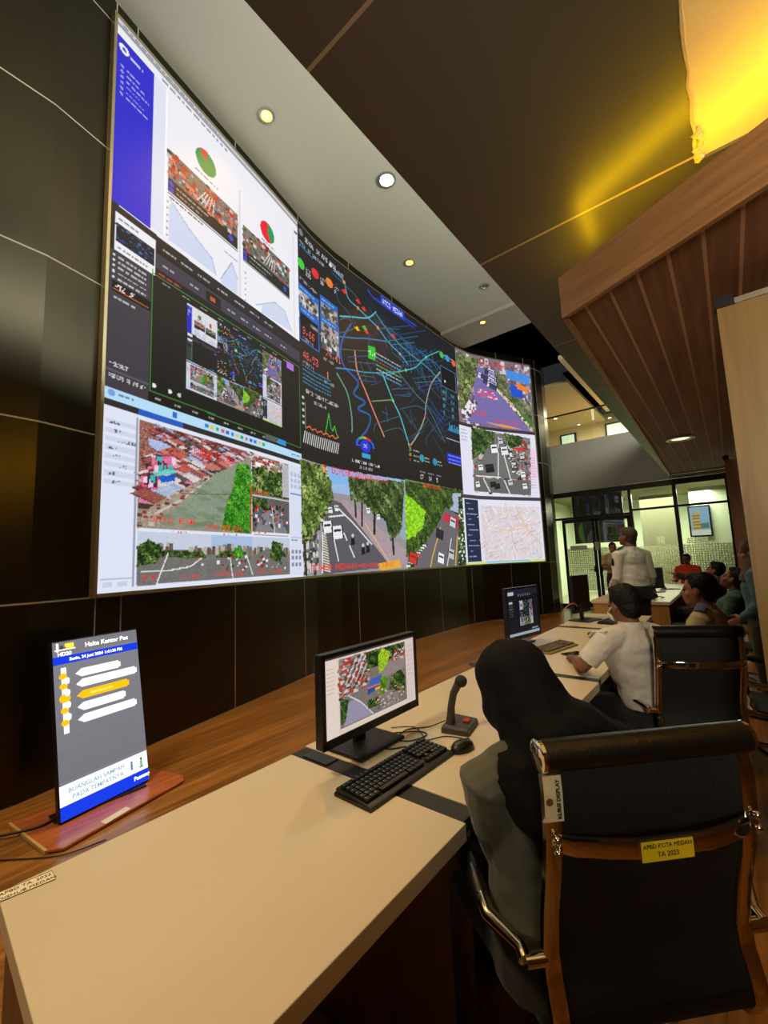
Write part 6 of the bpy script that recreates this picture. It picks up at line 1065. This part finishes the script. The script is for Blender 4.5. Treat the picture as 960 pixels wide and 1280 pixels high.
# seated man in the white shirt
WSH = cloth('white cotton shirt', (205, 202, 194)); NAVY = cloth('black navy trousers', (18, 19, 26))
yb = math.radians(50)
J = dict(pel=(-.47, 3.06, .50), nec=(-.515, 2.915, 1.015), hea=(-.54, 2.93, 1.125), shL=(-.625, 2.765, .935), shR=(-.41, 3.055, .945), elL=(-.755, 2.73, .785), wrL=(-.87, 2.99, .768), elR=(-.52, 3.28, .785), wrR=(-.78, 3.38, .77), hiL=(-.52, 3.0, .49), hiR=(-.45, 3.15, .49), knL=(-.82, 3.05, .50), knR=(-.78, 3.25, .50), anL=(-.86, 3.1, .10), anR=(-.84, 3.3, .10))
tB, K, M, R_, F_ = person('person in a white short sleeved shirt sitting with an elbow on the desk', J, yb, skin=SKIND, top=WSH, sleeve='short', bottom=NAVY, headrot=(0.0, -0.1), vox=0.008, heads=0.98)
MB().ell((0, 0.070, -0.050), (0.058, 0.052, 0.048), 16, 10, M).tube([M @ V((-0.078, -0.004, 0.004)), M @ V((-0.078, 0.03, -0.015)), M @ V((-0.052, 0.075, -0.035))], 0.004, 6).build('face_mask', mat('white mask fabric', (225, 225, 220), 0.7), tB, True, smooth=60)
MB().tube([K['shL']+V((0.02, -0.03, 0.06)), K['shL']+V((-0.05, 0.0, 0.055)), K['shL']+V((-0.09, 0.02, 0.02))], 0.018, 10, flat=0.35).build('shoulder_strap', WSH, tB, True, smooth=60)
# standing man with dark trousers
yc = math.radians(48)
def stand(x, y, h, yaw, lean=0.0):
    R = V((math.cos(yaw), math.sin(yaw), 0)); F = V((-math.sin(yaw), math.cos(yaw), 0)); o = V((x, y, 0)); k = h/1.72; U = V((0, 0, 1))
    J = dict(pel=o+U*0.93*k, nec=o+U*1.46*k+F*0.0, hea=o+U*1.60*k+F*0.035)
    for s, g in (('L', -1), ('R', 1)):
        J['sh'+s] = o+R*g*0.19*k+U*1.38*k; J['el'+s] = o+R*g*0.235*k+U*1.10*k-F*0.03; J['wr'+s] = o+R*g*0.235*k+U*0.86*k+F*0.05; J['hn'+s] = R*g
        J['hi'+s] = o+R*g*0.09+U*0.90*k; J['kn'+s] = o+R*g*0.105+U*0.49*k+F*0.02; J['an'+s] = o+R*g*0.115+U*0.09
    return J, R, F
J, R_, F_ = stand(-1.0, 6.2, 1.75, yc)
J['elL'] = J['elL']+F_*0.02; J['wrL'] = J['pel']+R_*-0.20+F_*0.16+V((0, 0, 0.06))
tC, K, M, R_, F_ = person('person standing in a long white uniform shirt and black trousers, looking up at the screens', J, yc, skin=SKIND, top=WSH, sleeve='long', bottom=NAVY, hair=HAIRB, headrot=(0.35, 0.22), vox=0.010, fat=1.22, heads=1.0)
MB().tube([K['shL']+V((0, 0, 0.065)), K['shL'].lerp(K['nec'], 0.5)+V((0, 0, 0.07))], 0.03, 10, flat=0.25).build('epaulette', mat('dark epaulette', (30, 26, 40), 0.6), tC, True, smooth=60)
MB().ell(tuple(K['shL'].lerp(K['elL'], 0.3)-R_*0.062), (0.018, 0.045, 0.05), 12, 8).build('sleeve_badge', mat('black sleeve badge', (16, 18, 30), 0.6), tC, True, smooth=60)
MB().box((0, 0, 0), (0.18, 0.02, 0.26), headM(K['elR']+F_*0.0+R_*0.06+V((0, 0, -0.02)), yc, s=1)).build('dark_folder', mat('dark grey folder', (60, 64, 58), 0.6), tC, True)
# man by the door, arms folded
TANS = cloth('beige shirt', (196, 170, 124)); yd = math.radians(-150)
J, R_, F_ = stand(-2.13, 10.95, 1.66, math.radians(200))
for s, g in (('L', -1), ('R', 1)): J['el'+s] = J['pel']+R_*g*0.22+F_*0.10+V((0, 0, 0.20)); J['wr'+s] = J['pel']-R_*g*0.03+F_*0.20+V((0, 0, 0.22+0.03*g))
person('person in a beige shirt standing with folded arms in front of the glass door', J, math.radians(200), skin=SKIN, top=TANS, sleeve='short', bottom=cloth('dark green trousers', (36, 38, 30)), headrot=(0.1, 0.0), vox=0.011)
# seated people on the right
def seat(x, y, yaw, recline=0.1, zt=1.22, seatz=0.47):
    R = V((math.cos(yaw), math.sin(yaw), 0)); F = V((-math.sin(yaw), math.cos(yaw), 0)); o = V((x, y, 0)); U = V((0, 0, 1)); rr = recline
    J = dict(pel=o+U*(seatz+0.06), nec=o-F*rr+U*(zt-0.235), hea=o-F*(rr*1.1)+F*0.03+U*(zt-0.115))
    for s, g in (('L', -1), ('R', 1)):
        J['sh'+s] = J['nec']+R*g*0.18-U*0.075; J['el'+s] = J['sh'+s]+R*g*0.04+F*0.10-U*0.25; J['wr'+s] = J['el'+s]+F*0.22-R*g*0.05+U*0.02
        J['hi'+s] = o+R*g*0.09+U*(seatz+0.04); J['kn'+s] = o+R*g*0.12+F*0.42+U*(seatz+0.05); J['an'+s] = o+R*g*0.12+F*0.46+U*0.1
    return J, R, F
J, R_, F_ = seat(-.13, 3.93, math.radians(78), -0.06, 1.255)
tE, K, M, R_, F_ = person('person in a cream shirt with a blue shoulder patch, seen in profile facing left', J, math.radians(78), skin=SKIN, top=cloth('cream patterned shirt', (176, 166, 130)), sleeve='short', bottom=NAVY, headrot=(0.05, 0.05), vox=0.010, heads=1.02)
MB().tube([K['shL']+V((0.0, 0, 0.066)), K['shL'].lerp(K['nec'], 0.55)+V((0, 0, 0.066))], 0.035, 10, flat=0.22).build('blue_shoulder_patch', mat('blue patch', (70, 84, 130), 0.6), tE, True, smooth=60)
J, R_, F_ = seat(-.20, 6.05, math.radians(82), 0.19, 1.215)
person('person in a teal shirt leaning back in an office chair, looking up', J, math.radians(82), skin=SKIND, top=cloth('dark teal shirt', (46, 82, 76)), sleeve='short', bottom=NAVY, headrot=(0.0, 0.5), vox=0.011, heads=1.0)
J, R_, F_ = seat(-.30, 7.85, math.radians(85), 0.10, 1.235); J['elL'] = J['shL']+F_*0.22+V((0, 0, 0.05)); J['wrL'] = J['elL']+F_*0.24+V((0, 0, 0.10))
person('person in a dark jacket stretching an arm forward towards the orange jacket', J, math.radians(85), skin=SKIN, top=cloth('black jacket', (24, 24, 24)), bottom=NAVY, headrot=(-0.1, 0.3), vox=0.011, heads=1.02)
J, R_, F_ = seat(-.78, 11.35, math.radians(165), 0.0, 1.34)
person('person in a bright orange jacket and black cap seated behind the far table', J, math.radians(165), skin=SKIND, top=cloth('orange jacket', (226, 72, 26)), bottom=NAVY, vox=0.011)
J, R_, F_ = stand(0.17, 4.98, 1.50, math.radians(75)); J['wrL'] = J['pel']+F_*0.16-R_*0.02; J['wrR'] = J['pel']+F_*0.17+R_*0.03
tI, K, M, R_, F_ = person('person in a brown headscarf and teal dress standing half hidden by the oak door', J, math.radians(75), skin=SKIN, top=cloth('teal dress cloth', (60, 108, 112)), bottom=cloth('charcoal skirt', (26, 24, 22)), hair=None, vox=0.011)
b = MB(); b.ell((0, -0.018, 0.040), (0.092, 0.110, 0.105), 20, 12, M); b.ell((0, -0.02, -0.06), (0.085, 0.09, 0.09), 16, 10, M); torso(b, [(M @ V((0, -0.03, -0.06)), 0.09, 0.09), (K['nec']+V((0, 0, 0.0)), 0.14, 0.12), (K['nec']-V((0, 0, 0.12)), 0.2, 0.14)], R_)
hj = remesh(b, 'headscarf', cloth('brown headscarf cloth', (70, 56, 42)), tI, 0.011, 4, disp=0.008, dscale=0.08)
